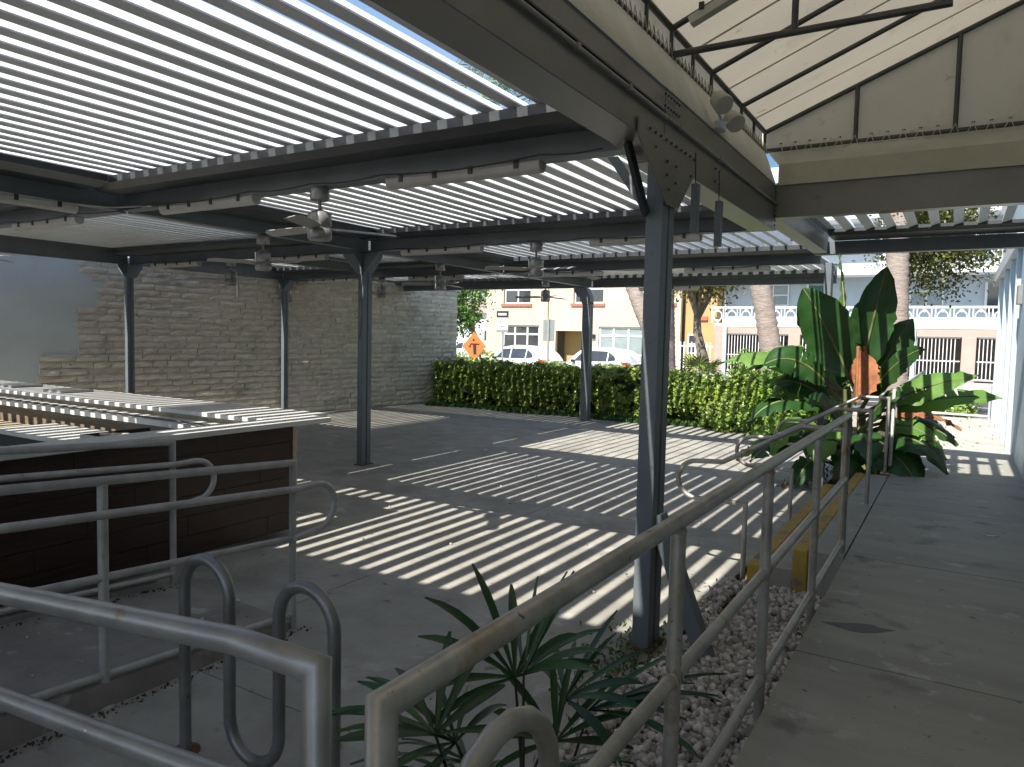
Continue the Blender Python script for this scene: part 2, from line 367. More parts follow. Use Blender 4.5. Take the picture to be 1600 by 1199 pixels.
# ramp on the left
def rz_(y): return max(0.0, .02+.062*(3.4-y))
rp = MB(); y0, y1 = -5.0, 3.42
rp.add([(-5.06, y1, .0), (-3.76, y1, .0), (-3.76, y1, .012), (-5.06, y1, .012), (-5.06, y0, .0), (-3.76, y0, .0), (-3.76, y0, rz_(y0)), (-5.06, y0, rz_(y0))],
       [(0, 1, 2, 3), (3, 2, 6, 7), (1, 5, 6, 2), (0, 3, 7, 4)])
struct(rp.build('ramp', 'ramp'))
for xx in (-3.78, -5.16):
    cb = MB(); a, b = xx, xx+.10
    cb.add([(a, 3.28, -.02), (b, 3.28, -.02), (b, 3.28, .055), (a, 3.28, .055), (a, y0, -.02), (b, y0, -.02), (b, y0, rz_(y0)+.045), (a, y0, rz_(y0)+.045)],
           [(0, 1, 2, 3), (3, 2, 6, 7), (1, 5, 6, 2), (0, 3, 7, 4), (4, 7, 6, 5)])
    struct(cb.build('kerb', 'ramp'))
# bed behind the courtyard, pavement, street
struct(MB().box(-14.6, -1.5, 16.6, 19.4, -.055, -.01).build('planting_bed', 'soil'))
struct(MB().box(-1.5, -.655, 10.12, 19.4, -.055, -.01).build('planting_bed', 'soil'))
pv = bpy.data.objects.new('pavement', None); C.objects.link(pv); struct(pv)
for i in range(26):
    MB().box(-32+i*1.6+.006, -32+(i+1)*1.6-.006, 23.0, 25.2, -.05, .05).build('slab', 'sidewalk', pv)
struct(MB().box(-60, 30, 25.2, 33.6, -.05, -.04).build('street', 'asphalt'))
struct(MB().box(-60, 30, 25.2, 25.35, -.05, .07).build('kerb', 'sidewalk'))
struct(MB().box(-60, 30, 33.6, 33.75, -.05, .07).build('kerb', 'sidewalk'))
struct(MB().box(-60, 30, 33.75, 38.0, -.05, .05).build('pavement', 'sidewalk'))
struct(MB().box(-60, 30, 29.0, 29.12, -.04, -.034).build('road_marking', 'line'))
struct(MB().box(.05, 1.4, 20.6, 23.0, -.05, .03).build('path', 'asphalt'))

# ================================================================ PERGOLA
pg = thing('pergola_frame', 'grey-blue steel pergola frame of posts and beams over the courtyard', 'pergola', (-7.6, 8, 0))
XB = [.75, 4.5, 8.25, 12.0, 15.95]; XL, XR = -13.65, -1.72
def xbeam(y, x0, x1):
    # closed web with flanges; the gutter on the near side carries the blade ends
    MB().prism([(y-.07, 3.19), (y+.07, 3.19), (y+.07, 3.205), (y+.05, 3.205), (y+.05, 3.57), (y+.07, 3.57), (y+.07, 3.585), (y-.07, 3.585), (y-.07, 3.57), (y-.05, 3.57), (y-.05, 3.205), (y-.07, 3.205)], 'x', x0, x1).build('beam', 'steel', pg)
    MB().prism([(y-.054, 3.35), (y-.16, 3.325), (y-.36, 3.325), (y-.44, 3.37), (y-.44, 3.435), (y-.425, 3.435), (y-.425, 3.38), (y-.35, 3.34), (y-.16, 3.34), (y-.054, 3.40)], 'x', x0+.08, x1-.0).build('gutter', 'gutter', pg)
for y in XB:
    xbeam(y, -13.6, -7.62); xbeam(y, -7.48, -2.15 if y > 15 else (-1.85 if y > 9 else -1.75))
def ybeam(x, y0, y1, z0=3.19, z1=3.585, side=1):
    MB().prism([(x-.06, z0), (x+.06, z0), (x+.06, z0+.015), (x+.042, z0+.015), (x+.042, z1-.03), (x+.06, z1-.03), (x+.06, z1), (x-.06, z1), (x-.06, z1-.03), (x-.042, z1-.03), (x-.042, z0+.015), (x-.06, z0+.015)], 'y', y0, y1).build('beam', 'steel', pg)
for i in range(4):
    ybeam(-7.55, XB[i]+.075, XB[i+1]-.075)
    MB().prism([(-7.504, 3.34), (-7.40, 3.335), (-7.20, 3.335), (-7.06, 3.38), (-7.06, 3.44), (-7.075, 3.44), (-7.075, 3.39), (-7.21, 3.35), (-7.40, 3.35), (-7.504, 3.39)], 'y', XB[i]+.08, XB[i+1]-.45).build('gutter', 'gutter', pg)
    ybeam(-13.66, XB[i]+.075, XB[i+1]-.075)
ybeam(-10.75, 8.33, 11.55, 3.25, 3.42)
def post(x, y, a=.10, b=.22, h=3.19, twin=False):
    # two channels back to back with a shadow gap
    mb = MB(); w2 = a/2; d2 = b/2
    mb.box(x-w2, x+w2, y-d2, y-.012, 0, h); mb.box(x-w2, x+w2, y+.012, y+d2, 0, h); mb.box(x-w2+.02, x+w2-.012, y-.012, y+.012, 0, h)
    p = mb.build('post', 'steel', pg, .004)
    MB().box(x-w2-.03, x+w2+.03, y-d2-.03, y+d2+.03, 0, .012).build('base_plate', 'rust', p)
    return p
def gusset(x, y, axis, s=.33, t=.012, off=0, zt=3.185):
    m_ = MB()
    if axis == 'x': poly = [(x-s, zt), (x+s, zt), (x+s, zt-.05), (x+.05, zt-s), (x-.05, zt-s), (x-s, zt-.05)]; m_.prism(poly, 'y', y+off-t/2, y+off+t/2)
    else: poly = [(y-s, zt), (y+s, zt), (y+s, zt-.05), (y+.11, zt-s), (y-.11, zt-s), (y-s, zt-.05)]; m_.prism(poly, 'x', x+off-t/2, x+off+t/2)
    return m_.build('gusset', 'steel', pg)
post(-7.6, 8.22, a=.10, b=.20); gusset(-7.6, 8.22, 'x', .34, off=-.108); gusset(-7.6, 8.22, 'y', .30, off=.06)
for yy in (8.2, 12.0, 15.95):
    post(-13.62, yy, a=.09, b=.14); gusset(-13.62, yy, 'x', .22, off=-.078); gusset(-13.62, yy, 'y', .24, off=.052)
post(-7.62, 15.95, a=.2, b=.2, h=2.85)
MB().prism([(-7.72, 2.8), (-7.52, 2.8), (-7.52, 2.95), (-7.62, 3.18), (-7.95, 3.18), (-7.95, 3.12)], 'y', 15.84, 16.06).build('bracket', 'steel', pg, .004)
post(-1.72, 11.95); post(-7.6, .8); post(-13.62, .8)
# big clad beam with splice plate, main post, gusset and brace
BX0, BX1 = -1.80, -1.575
MB().box(BX0, BX1, -4, 4.28, 3.12, 3.49).build('clad_beam', 'clad', pg, .004)
MB().box(BX0, BX1+.004, 4.285, 7.42, 3.055, 3.49).build('clad_beam', 'clad', pg, .004)
MB().tube([(BX1+.018, -4, 3.30), (BX1+.018, 4.283, 3.30)], .012, 8).build('conduit', 'conduit', pg)
MB().tube([(BX1+.022, 4.287, 3.30), (BX1+.022, 7.40, 3.30)], .012, 8).build('conduit', 'conduit', pg)
MB().box(BX1+.0, BX1+.012, -4, 4.28, 3.335, 3.345).build('seam', 'gutter', pg)
mb = MB()
for k in range(8):
    yy = 1.2+k*.62 if k < 5 else 4.5+(k-5)*.9
    mb.box(BX1+.004, BX1+.036, yy-.012, yy+.012, 3.284, 3.316)
mb.build('conduit_clips', 'conduit', pg)['kind'] = 'stuff'
post(-1.635, 4.43, a=.11, b=.21, h=3.06)
MB().prism([(3.84, 3.10), (3.95, 3.02), (4.32, 2.80), (4.54, 2.80), (4.80, 3.03), (4.86, 3.20), (3.84, 3.20)], 'x', BX1+.005, BX1+.017).build('gusset', 'clad', pg, .003)
MB().bar((-1.70, 4.02, 3.12), (-1.68, 4.30, 2.74), .07, .03, (1, 0, 0)).build('strut', 'gutter', pg, .003)
MB().prism([(-1.95, 3.115), (-1.88, 3.115), (-1.70, 2.86), (-1.70, 2.76)], 'y', 4.30, 4.315).build('gusset', 'steel', pg)
mb = MB()
for (yy, zz) in [(4.0+.09*i, 3.17-.0*i) for i in range(10)]+[(4.30, 3.05), (4.30, 2.97), (4.34, 2.89), (4.46, 3.05), (4.46, 2.95), (4.1, 3.09), (4.75, 3.05)]+[(4.23+.05*i, 3.43) for i in range(6)]+[(4.23+.05*i, 3.36) for i in range(6)]+[(5.3+.1*(i % 2), 3.12+.09*(i//2)) for i in range(6)]+[(7.3, 3.09+.045*i) for i in range(9)]:
    mb.lathe((0, 0, 0), [(.009, 0), (.009, .01), (.004, .014)], 8)
    k = 24
    for j in range(len(mb.v)-40, len(mb.v)):
        v = mb.v[j]; mb.v[j] = (BX1+.016+v[2], yy+v[0], zz+v[1])
mb.build('bolts', 'gutter', pg)['kind'] = 'stuff'
MB().bar((-1.585, 4.43, .86), (-1.24, 4.43, .0), .10, .10, (0, 1, 0)).build('brace', 'steel', pg, .004)
for yy, zz in ((4.86, 3.02), (5.42, 3.0)):
    MB().box(BX1-.0, BX1+.045, yy-.03, yy+.03, zz-.33, zz).build('hanging_channel', 'steel', pg, .003)
    MB().tube([(BX1+.02, yy, zz), (BX1+.02, yy-.02, zz+.2)], .004, 6).build('cable', 'cable', pg)
# right strip
MB().box(BX1+.006, 1.0, 7.36, 7.50, 3.17, 3.50).build('clad_beam', 'clad', pg, .004)
MB().box(BX0+.05, BX1+.0, 7.425, 10.75, 3.20, 3.47).build('beam', 'clad', pg, .004)
MB().box(BX0+.05, .74, 10.752, 10.90, 3.19, 3.36).build('beam', 'steel', pg, .003)
MB().prism([(10.75, 3.365), (10.22, 3.365), (10.15, 3.40), (10.15, 3.44), (10.165, 3.44), (10.165, 3.41), (10.22, 3.38), (10.75, 3.38)], 'x', -1.5, .7).build('gutter', 'gutter', pg)
MB().tube([(-1.97, 4.05, 3.33), (-1.95, 4.12, 3.32), (-1.93, 4.16, 3.24), (-1.86, 4.28, 3.17), (-1.80, 4.32, 3.16)], .018, 8).build('drain_pipe', 'conduit', pg)

# louvred roof panels: each bay a thing, each blade a part
def blade_mesh(L, ang, pw=.20):
    """L-shaped blade of length L along y: a broad face, a lip and a small return, turned as one"""
    me = MB(); D = lambda deg, l: (-math.cos(R(deg))*l, math.sin(R(deg))*l)
    f = D(ang, pw); nx = D(ang+90, .010); lipa = -(ang-42) if ang > 50 else 0; l1 = D(lipa, (.53 if ang < 70 else .2)*pw); ln = D(lipa-90, .009); rt_ = D(lipa+80, .024)
    me.prism([(0, 0), (nx[0]*-1, nx[1]*-1), (f[0]-nx[0], f[1]-nx[1]), f], 'y', 0, L)
    me.prism([(-.001, -.001), (l1[0]-.001, l1[1]-.001), (l1[0]+ln[0], l1[1]+ln[1]-.001), (ln[0], ln[1]-.001)], 'y', 0, L)
    me.bar((l1[0], .0, l1[1]), (l1[0], L, l1[1]), .007, .022)
    return me
def panel(name_label, x0, x1, y0, y1, ang, z=3.44, pitch=.2115, pw=.18, group='louvred roof bays of the pergola'):
    t = thing('louvred_roof_panel', name_label, 'louvre panel', ((x0+x1)/2, (y0+y1)/2, z), group)
    L = y1-y0; nb = int((x1-x0)/pitch); first = None
    # frame rails along both sides
    for xx in (x0-.03, x1+.01): MB().box(xx, xx+.02, y0, y1, z-.01, z+.08).build('side_rail', 'steel', t)
    for k in range(nb):
        x = x1-.02-k*pitch
        if first is None:
            mb = blade_mesh(L, ang, pw); mb.v = [(v[0]+x, v[1]+y0, v[2]+z+.03) for v in mb.v]
            first = mb.build('blade', 'blade', t)
        else:
            b = first.copy(); C.objects.link(b); b.parent = t; J = 1.0 if ang > 10 else .15
            b.location = (-k*pitch+random.uniform(-.002, .002)*J, random.uniform(-.006, .006), random.uniform(-.003, .003)*J)
            b.rotation_euler = (random.uniform(-.0006, .0006)*J, 0, random.uniform(-.0007, .0007)*J)
    # closing strip where the last blade stops short of the beam
    xe = x1-.02-nb*pitch+.01
    if xe-x0 > .02: MB().box(x0-.02, xe, y0, y1, z+.03, z+.04).build('closing_strip', 'blade', t)
    return t
G1 = 'louvred roof bays of the pergola'
PX0, PX1 = -7.45, -1.83
panel('nearest louvred roof bay with wide bright slats and blue sky showing at its right', PX0, PX1, 0.83, 4.42, 39, pw=.178)
panel('second louvred roof bay, behind the first beam and left of the main post, slats in fine stripes', PX0, PX1, 4.58, 8.17, 36, pw=.227)
panel('third louvred roof bay behind the main post, its slats turned nearly upright', PX0, PX1, 8.33, 11.92, 82)
panel('farthest louvred roof bay above the hedge, half open slats', PX0, -2.2, 12.08, 15.87, 68)
LX0, LX1 = -13.58, -7.64
panel('left louvred roof bay in front, above the bar, half open', LX0, LX1, .83, 4.42, 40, pw=.18)
panel('shut louvred roof bay, dull grey, above the rear wing of the bar', LX0, LX1, 4.58, 8.17, 4, pw=.231)
panel('shut half bay of slats just left of the free-standing middle post', -10.65, LX1, 8.33, 11.92, 4, pw=.231)
panel('open half bay of slats against the stone wall', LX0, -10.85, 8.33, 11.92, 40, pw=.21)
panel('open bay of slats in the far corner above the stone wall', LX0, LX1, 12.08, 15.87, 15, pw=.20)
panel('roof bay of slats over the walkway, beyond the beige awning', -1.5, .70, 7.54, 10.5, 60, 3.42, .235)

# ================================================================ AWNING
aw = thing('awning', 'beige canvas awning laced to a dark tube frame above the walkway', 'awning', (-1.7, 4, 3.5))
TX = -1.70; ZL, ZU = 3.82, 4.0; SL = .40; GY = 7.40; XE = 1.1
def rz(x): return ZU+SL*(x-TX)
def wavy(mb, P00, P10, P01, P11, nu, nv, amp):
    P00, P10, P01, P11 = map(Vector, (P00, P10, P01, P11)); nrm = (P10-P00).cross(P01-P00).normalized(); vs_ = []
    for j in range(nv+1):
        for i in range(nu+1):
            u, v = i/nu, j/nv
            p = P00*(1-u)*(1-v)+P10*u*(1-v)+P01*(1-u)*v+P11*u*v
            a = amp*math.sin(u*37+v*3)*.5*math.sin(math.pi*v)+amp*math.sin(u*11+1)*math.sin(math.pi*min(1, v*1.1))
            vs_.append(p+nrm*a)
    mb.add(vs_, [(j*(nu+1)+i, j*(nu+1)+i+1, (j+1)*(nu+1)+i+1, (j+1)*(nu+1)+i) for j in range(nv) for i in range(nu)], True); return mb
mb = MB(); wavy(mb, (TX-.03, -5, ZU+.02), (TX-.03, GY+.06, ZU+.02), (XE, -5, rz(XE)+.03), (XE, GY+.06, rz(XE)+.03), 60, 6, .014); mb.build('roof_canvas', 'canvas', aw)
mb = MB(); wavy(mb, (TX-.02, -5, ZL), (TX-.02, GY, ZL), (TX-.03, -5, ZU+.02), (TX-.03, GY, ZU+.02), 60, 2, .003); mb.build('side_canvas', 'canvas', aw)
mb = MB(); mb.add([(TX-.04, GY+.03, ZL-.02), (XE, GY+.03, ZL-.02), (XE, GY+.03, rz(XE)+.07), (TX-.04, GY+.03, ZU+.06)], [(0, 1, 2, 3)]); mb.build('gable_canvas', 'canvas', aw)
mb = MB(); wavy(mb, (TX+.012, -5, ZL-.01), (TX+.012, GY-.05, ZL-.01), (BX1+.012, -5, 3.475), (BX1+.012, GY-.05, 3.475), 90, 6, .010); mb.build('valance', 'canvas2', aw)
mb = MB(); wavy(mb, (TX+.03, GY-.01, 3.81), (XE, GY-.01, 3.81), (BX1+.03, GY-.05, 3.66), (XE, GY-.05, 3.66), 40, 4, .016); mb.build('valance', 'canvas2', aw)
MB().box(BX1+.03, XE, GY-.07, GY-.055, 3.47, 3.665).build('flashing', 'canvas2', aw)
for k in range(9):
    y = GY-.9*k-.45
    MB().add([(TX-.02, y-.014, ZU+.001), (TX-.02, y+.014, ZU+.001), (XE, y+.014, rz(XE)+.011), (XE, y-.014, rz(XE)+.011)], [(0, 1, 2, 3)]).build('seam', 'canvas2', aw)
def tb(pts, r=.022, nm='tube'): return MB().tube(pts, r, 10).build(nm, 'tube', aw)
tb([(TX, -5, ZL), (TX, GY, ZL)]); tb([(TX, -5, ZU), (TX, GY, ZU)]); tb([(TX, GY, ZL), (XE, GY, ZL)]); tb([(TX, GY, ZU), (XE, GY, rz(XE))])
rf = [GY-.9*k for k in range(1, 12)]
for y in rf: tb([(TX, y, ZU), (XE, y, rz(XE))], .02, 'rafter')
for k in range(25):
    y = GY-.45*k; tb([(TX, y, ZL), (TX, y, ZU)], .014, 'stud')
for x in (-.90, -.12, .66): tb([(x, GY, ZL), (x, GY, rz(x))], .02, 'stud')
for y in (4.67, 1.2):
    tb([(TX, y, ZL), (-.12, y, ZL)], .022, 'tie'); tb([(-.93, y, ZL), (-.93, y, rz(-.93))], .02, 'stud'); tb([(-.16, y, ZL), (-.16, y, rz(-.16))], .02, 'stud')
mb = MB()
pts = []
for k in range(110):
    y = GY-.02-k*.075; pts += [(TX+.028, y, ZL+.05), (TX+.03, y-.03, ZL-.035)]
mb.tube(pts, .0035, 5, False); mb.build('lacing', 'cord', aw)
mb = MB(); pts = []
for k in range(22):
    x = TX+.15+k*.13; pts += [(x, GY-.03, ZL+.05), (x+.03, GY-.03, ZL-.035), (x+.09, GY-.028, ZL-.03)]
mb.tube(pts, .0035, 5, False); mb.build('lacing', 'cord', aw)
mb = MB()
for k in range(22): mb.lathe((TX+.15+k*.13, GY-.006, ZL+.055), [(.014, -.004), (.014, .004)], 8)
mb.build('grommets', 'tube', aw)['kind'] = 'stuff'
fx = thing('awning_light', 'white strip light fixed under an awning rafter', 'light', (-1.3, 4.67, 4.1))
MB().bar((-1.55, 4.62, 3.98), (-.85, 4.62, 4.26), .07, .05).build('housing', 'lamp', fx)
for x in (-1.47, -1.15): MB().box(x-.015, x+.015, 4.57, 4.59, rz(x)-.06, rz(x)-.02).build('clip', 'cable', fx)
fd = thing('flood_light', 'double white flood light clamped on the clad beam beside the awning lacing', 'flood light', (-1.56, 5.3, 3.5))
MB().box(-1.573, -1.52, 5.28, 5.42, 3.49, 3.55).build('bracket', 'white', fd, .01)
for yy, dz in ((5.18, .04), (5.52, .0)):
    mb = MB(); mb.lathe((0, 0, 0), [(.035, -.09), (.06, -.05), (.07, .05), (.065, .06)], 16)
    d = Vector((.55, -.5, -.62)).normalized(); q = Vector((0, 0, 1)).rotation_difference(d).to_matrix()
    mb.v = [tuple(q @ Vector(v)+Vector((-1.50, yy, 3.60+dz))) for v in mb.v]
    mb.build('lamp_head', 'lamp', fd)
MB().tube([(-1.53, 5.2, 3.6), (-1.53, 5.35, 3.54), (-1.53, 5.5, 3.58)], .012, 8).build('arm', 'white', fd)

# ================================================================ CEILING FANS, TUBE LIGHTS, CABLES
def fan_at(x, y, rot, label):
    z = 3.18
    t = thing('ceiling_fan', label, 'ceiling fan', (x, y, z), 'ceiling fans under the pergola beams')
    MB().lathe((x, y, z), [(.075, -.11), (.08, -.10), (.08, -.01), (.07, 0)]).build('canopy', 'fan', t)
    MB().lathe((x, y, z), [(.014, -.2), (.014, -.10), (.03, -.10)]).build('downrod', 'fan', t)
    MB().lathe((x, y, z), [(.02, -.18), (.06, -.20), (.098, -.215), (.098, -.32), (.09, -.325), (.09, -.34), (.10, -.345), (.10, -.42), (.085, -.44), (.0, -.44)]).build('motor', 'fan', t)
    for k in range(3):
        a = rot+k*2*math.pi/3; d = Vector((math.cos(a), math.sin(a), 0)); s_ = Vector((-math.sin(a), math.cos(a), 0))
        c = Vector((x, y, z-.335)); tl = .26
        pts = [(.095, .045), (.2, .062), (.60, .068), (.66, .03), (.655, -.058), (.2, -.06), (.095, -.045)]
        v = [c+d*r+s_*w_*math.cos(tl)+Vector((0, 0, w_*math.sin(tl)+.0-r*.015)) for r, w_ in pts]
        v += [q+Vector((0, 0, -.006)) for q in v]; n_ = len(pts)
        MB().add(v, [tuple(range(n_)), tuple(range(2*n_-1, n_-1, -1))]+[(i, n_+i, n_+(i+1) % n_, (i+1) % n_) for i in range(n_)]).build('blade', 'fanblade', t)
    return t
f0 = fan_at(-4.6, 4.42, R(58), 'nearest and largest ceiling fan, under the first beam left of the main post')
FN = [(-7.55, 6.3, 20, 'ceiling fan on the lengthwise beam directly left of the nearest fan'),
      (-10.55, 4.42, 25, 'ceiling fan at the left edge under the first cross beam'),
      (-10.6, 8.17, 10, 'ceiling fan against the stone wall, between first and second wall posts'),
      (-4.65, 8.17, 5, 'ceiling fan under the second beam, in front of the yellow building'),
      (-7.55, 10.0, -10, 'ceiling fan just right of the middle post, on the lengthwise beam'),
      (-7.55, 13.7, -25, 'small far ceiling fan in front of the yellow building upstairs windows'),
      (-10.55, 11.92, 40, 'small far ceiling fan against the stone wall near the third wall post'),
      (-4.6, 11.92, 15, 'far ceiling fan hidden mostly behind the main post')]
for x, y, a, lb in FN[:-1]: dup(f0, (x, y, 3.18), lb, R(a+22+15*(x % 3)))
def tube_at(x, y, rot, label, L=1.36):
    z = 3.17
    t = thing('tube_light', label, 'tube light', (x, y, z), 'weatherproof tube lights along the beams')
    h = L/2; P = [(-.05, 0), (.05, 0), (.055, -.02), (.045, -.06), (.02, -.08), (-.02, -.08), (-.045, -.06), (-.055, -.02)]
    MB().prism([(y+a, z+b) for a, b in P], 'x', x-h, x+h).build('diffuser', 'lamp', t, .006)
    for k in (-.52, -.2, .12, .5):
        MB().box(x+k-.018, x+k+.018, y-.062, y-.052, z-.045, z+.01).build('clip', 'cable', t)
    return t
l0 = tube_at(-6.04, 4.40, 0, 'tube light under the first beam, left of the nearest fan')
TL = [(-3.15, 4.40, 0, 'tube light under the first beam, between nearest fan and main post'),
      (-8.9, 4.40, 0, 'tube light at the far left under the first beam above the bar'),
      (-6.15, 8.15, 0, 'tube light under the second beam, just right of the middle post'),
      (-3.2, 8.15, 0, 'tube light under the second beam, crossing behind the main post'),
      (-12.1, 8.15, 0, 'tube light under the second beam against the stone wall'),
      (-9.0, 8.15, 0, 'tube light under the second beam, just left of the middle post'),
      (-12.0, 11.9, 0, 'tube light under the third beam against the stone wall'),
      (-3.25, 11.9, 0, 'tube light under the third beam, above the balconies'),
      (-6.1, 11.9, 0, 'tube light under the third beam, above the yellow building'),
      (-9.1, 11.9, 0, 'tube light under the third beam behind the middle post'),
      (-5.6, 15.85, 0, 'tube light under the farthest beam')]
for x, y, a, lb in TL: dup(l0, (x, y, 3.17), lb)
dup(l0, (-7.5, 3.3, 3.17), 'tube light running lengthwise at the left edge, under the beam above the bar', R(90))
def sag(a, b, s, n=10):
    a, b = Vector(a), Vector(b); return [a.lerp(b, i/n)-Vector((0, 0, s*math.sin(math.pi*i/n))) for i in range(n+1)]
for y, xsl, nm in ((4.32, [-13.4, -9.6, -8.2, -6.75, -5.35, -4.6, -3.85, -2.45, -1.9], 'first'),
                   (8.07, [-13.4, -12.8, -11.4, -10.6, -9.7, -8.3, -6.85, -5.45, -4.65, -3.9, -2.5, -1.9], 'second'),
                   (11.82, [-13.4, -11.3, -9.8, -8.4, -6.8, -5.4, -3.95, -2.55, -1.95], 'third')):
    pts = []
    for a, b in zip(xsl[:-1], xsl[1:]): pts += sag((a, y, 3.19), (b, y, 3.19), .012+.014*(b-a), 6)[:-1]
    tagit(MB().tube(pts, .006, 6, False).build('power_cable', 'cable'), 'black power cable looping lamp to lamp along the %s beam' % nm, 'cable')
tagit(MB().tube(sag((-7.45, 2.0, 3.19), (-7.45, 4.3, 3.2), .05)+[(-6.8, 4.33, 3.17)], .009, 6).build('power_cable', 'lamp'), 'pale cable hanging at the first beam corner above the bar', 'cable')
tagit(MB().tube([(-7.53, 8.09, 3.1), (-7.53, 8.08, 2.7), (-7.56, 8.09, 2.5), (-7.52, 8.08, 2.3), (-7.55, 8.09, 2.05), (-7.58, 8.09, 1.9)], .005, 6).build('power_cable', 'cable'), 'black cable dangling down the middle post', 'cable')

# ================================================================ RAILS
def rail_thing(name, label, loc, parts, mt, group=None):
    t = thing(name, label, 'railing', loc, group)
    horiz = [p for p in parts if p[0] in ('mid_rail', 'lower_rail', 'bottom_rail')]
    for nm, pts, r in parts:
        mb = MB().tube(pts, r, 14)
        if nm in ('mid_rail', 'lower_rail', 'bottom_rail'):      # weld beads where the rail meets the posts
            for q, q2 in ((pts[0], pts[1]), (pts[-1], pts[-2])):
                q, q2 = Vector(q), Vector(q2); d = (q2-q).normalized(); c = q+d*.006; u = d.cross(Vector((0, 0, 1))).normalized(); v_ = d.cross(u)
                mb.tube([c+(u*math.cos(2*math.pi*j/14)+v_*math.sin(2*math.pi*j/14))*(r+.001+.0012*(j % 2)) for j in range(14)], .0032, 5, False, True)
        if nm == 'post':
            c = Vector(pts[-1])-Vector((0, 0, .012))
            mb.tube([c+Vector((math.cos(2*math.pi*j/14), math.sin(2*math.pi*j/14), 0))*(r+.001+.0012*(j % 2)) for j in range(14)], .0035, 5, False, True)
            if pts[0][2] < .05: mb.lathe((pts[0][0], pts[0][1], pts[0][2]), [(r+.018, 0), (r+.018, .004), (r+.004, .009), (r, .012)], 14)
        mb.build(nm, mt, t)
    return t
r = .0235
yp = [.79, 2.12, 3.36, 4.72, 6.09]
P = [('top_rail', [(-.69, .79, .36), (-.69, .79, 1.43), (-.69, 6.105, 1.43), (-.69, 6.105, .30)], r+.001)]
for y in yp[1:4]: P.append(('post', [(-.69, y, .2), (-.69, y, 1.41)], r))
for a, b in zip(yp[:-1], yp[1:]): P += [('mid_rail', [(-.69, a+.02, .945), (-.69, b-.02, .945)], r-.002), ('lower_rail', [(-.69, a+.02, .45), (-.69, b-.02, .45)], r-.002)]
rw = rail_thing('walkway_railing', 'brushed metal pipe railing along the gravel edge of the walkway', (-.69, 3.4, .36), P, 'pipe')
for y in yp[1:]: MB().box(-.73, -.653, y-.05, y+.05, .19, .25).build('bracket_plate', 'pipe', rw)
rail_thing('grab_loop', 'bent end of a pipe handrail, arching at the bottom edge beside the near railing', (-.70, 1.2, .36),
           [('loop', [(-.72, .60, .80), (-.72, .80, .98), (-.72, 1.02, 1.155)]+[(-.72, 1.0+.2*math.sin(R(a))+.18, 1.02+.19*math.cos(R(a))) for a in (-48, -30, -10, 10, 30, 50, 70, 88)]+[(-.72, 1.40, .9), (-.72, 1.40, .36)], .024)], 'pipe')
P = [('top_rail', [(-3.0, .82, 1.27), (-1.91, .82, 1.34), (-1.05, .82, 1.43), (-.855, .82, 1.43), (-.855, .82, .30)], .0245),
     ('mid_rail', [(-3.0, .82, 1.00), (-1.91, .82, 1.085), (-1.05, .82, 1.17), (-.875, .82, 1.17)], .0235),
     ('lower_rail', [(-3.0, .82, .5), (-1.91, .82, .58), (-.875, .82, .62)], .0235)]
rail_thing('near_ramp_railing', 'closest grey pipe railing crossing the bottom left corner', (-.86, .82, .36), P, 'pipeG')
# ramp railings (front and back)
def ramp_rail(x, ylist, label, gnear, zt=1.11):
    P = []; ye = ylist[0]; yb = -3.0
    k = .062
    def z(z0, y): return z0+k*(ye-y)
    P.append(('top_rail', [(x, ye, 0), (x, ye, zt), (x, yb, z(zt, yb))], .0245))
    for y in ylist[1:]: P.append(('post', [(x, y, 0), (x, y, z(zt, y)-.01)], .026))
    xo = x+.055
    lp = [(xo, yb, z(.945, yb)), (xo, ye, .945), (xo, ye+.12, .95)]+[(xo, ye+.17+.155*math.sin(R(a)), .795+.155*math.cos(R(a))) for a in range(0, 181, 18)]+[(xo, ye+.1, .63), (xo, ye-.03, .62)]
    P.append(('handrail', lp, .0225))
    P.append(('mid_rail', [(x, ye, .605), (x, yb, z(.605, yb))], .0215))
    P.append(('bottom_rail', [(x, ye, .085), (x, yb, z(.085, yb))], .0215))
    return rail_thing('ramp_railing', label, (x, ye, 0), P, 'pipeL', 'pair of pipe railings on the left ramp')
ramp_rail(-3.71, [3.34, 2.08, .82, -.4], 'front pipe railing of the left ramp, nearer the camera, with looped end', True)
ramp_rail(-5.1, [3.40, 2.0, .7], 'rear pipe railing of the left ramp against the dark bar front, with looped end', False)
# stair handrails
def hand(y, label):
    P = [('handrail', [(-.71, y, .36), (-.71, y, 1.315), (-1.03, y, 1.315), (-1.64, y, .965), (-1.86, y, .95)]+[(-1.86-.16*math.sin(R(a)), y, .79+.16*math.cos(R(a))) for a in range(15, 181, 15)]+[(-1.44, y, .63), (-1.44, y, 0)], .021)]
    t = rail_thing('stair_handrail', label, (-1.1, y, 0), P, 'pipe', 'pipe handrails of the yellow-edged steps')
    MB().box(-.76, -.66, y-.05, y+.05, .36, .368).build('foot_plate', 'pipe', t)
    return t
hand(6.14, 'nearest looped pipe handrail crossing the yellow-edged steps')
hand(8.11, 'middle looped pipe handrail, its top post on the walkway joint')
hand(10.25, 'farthest looped pipe handrail, in front of the banana plant')
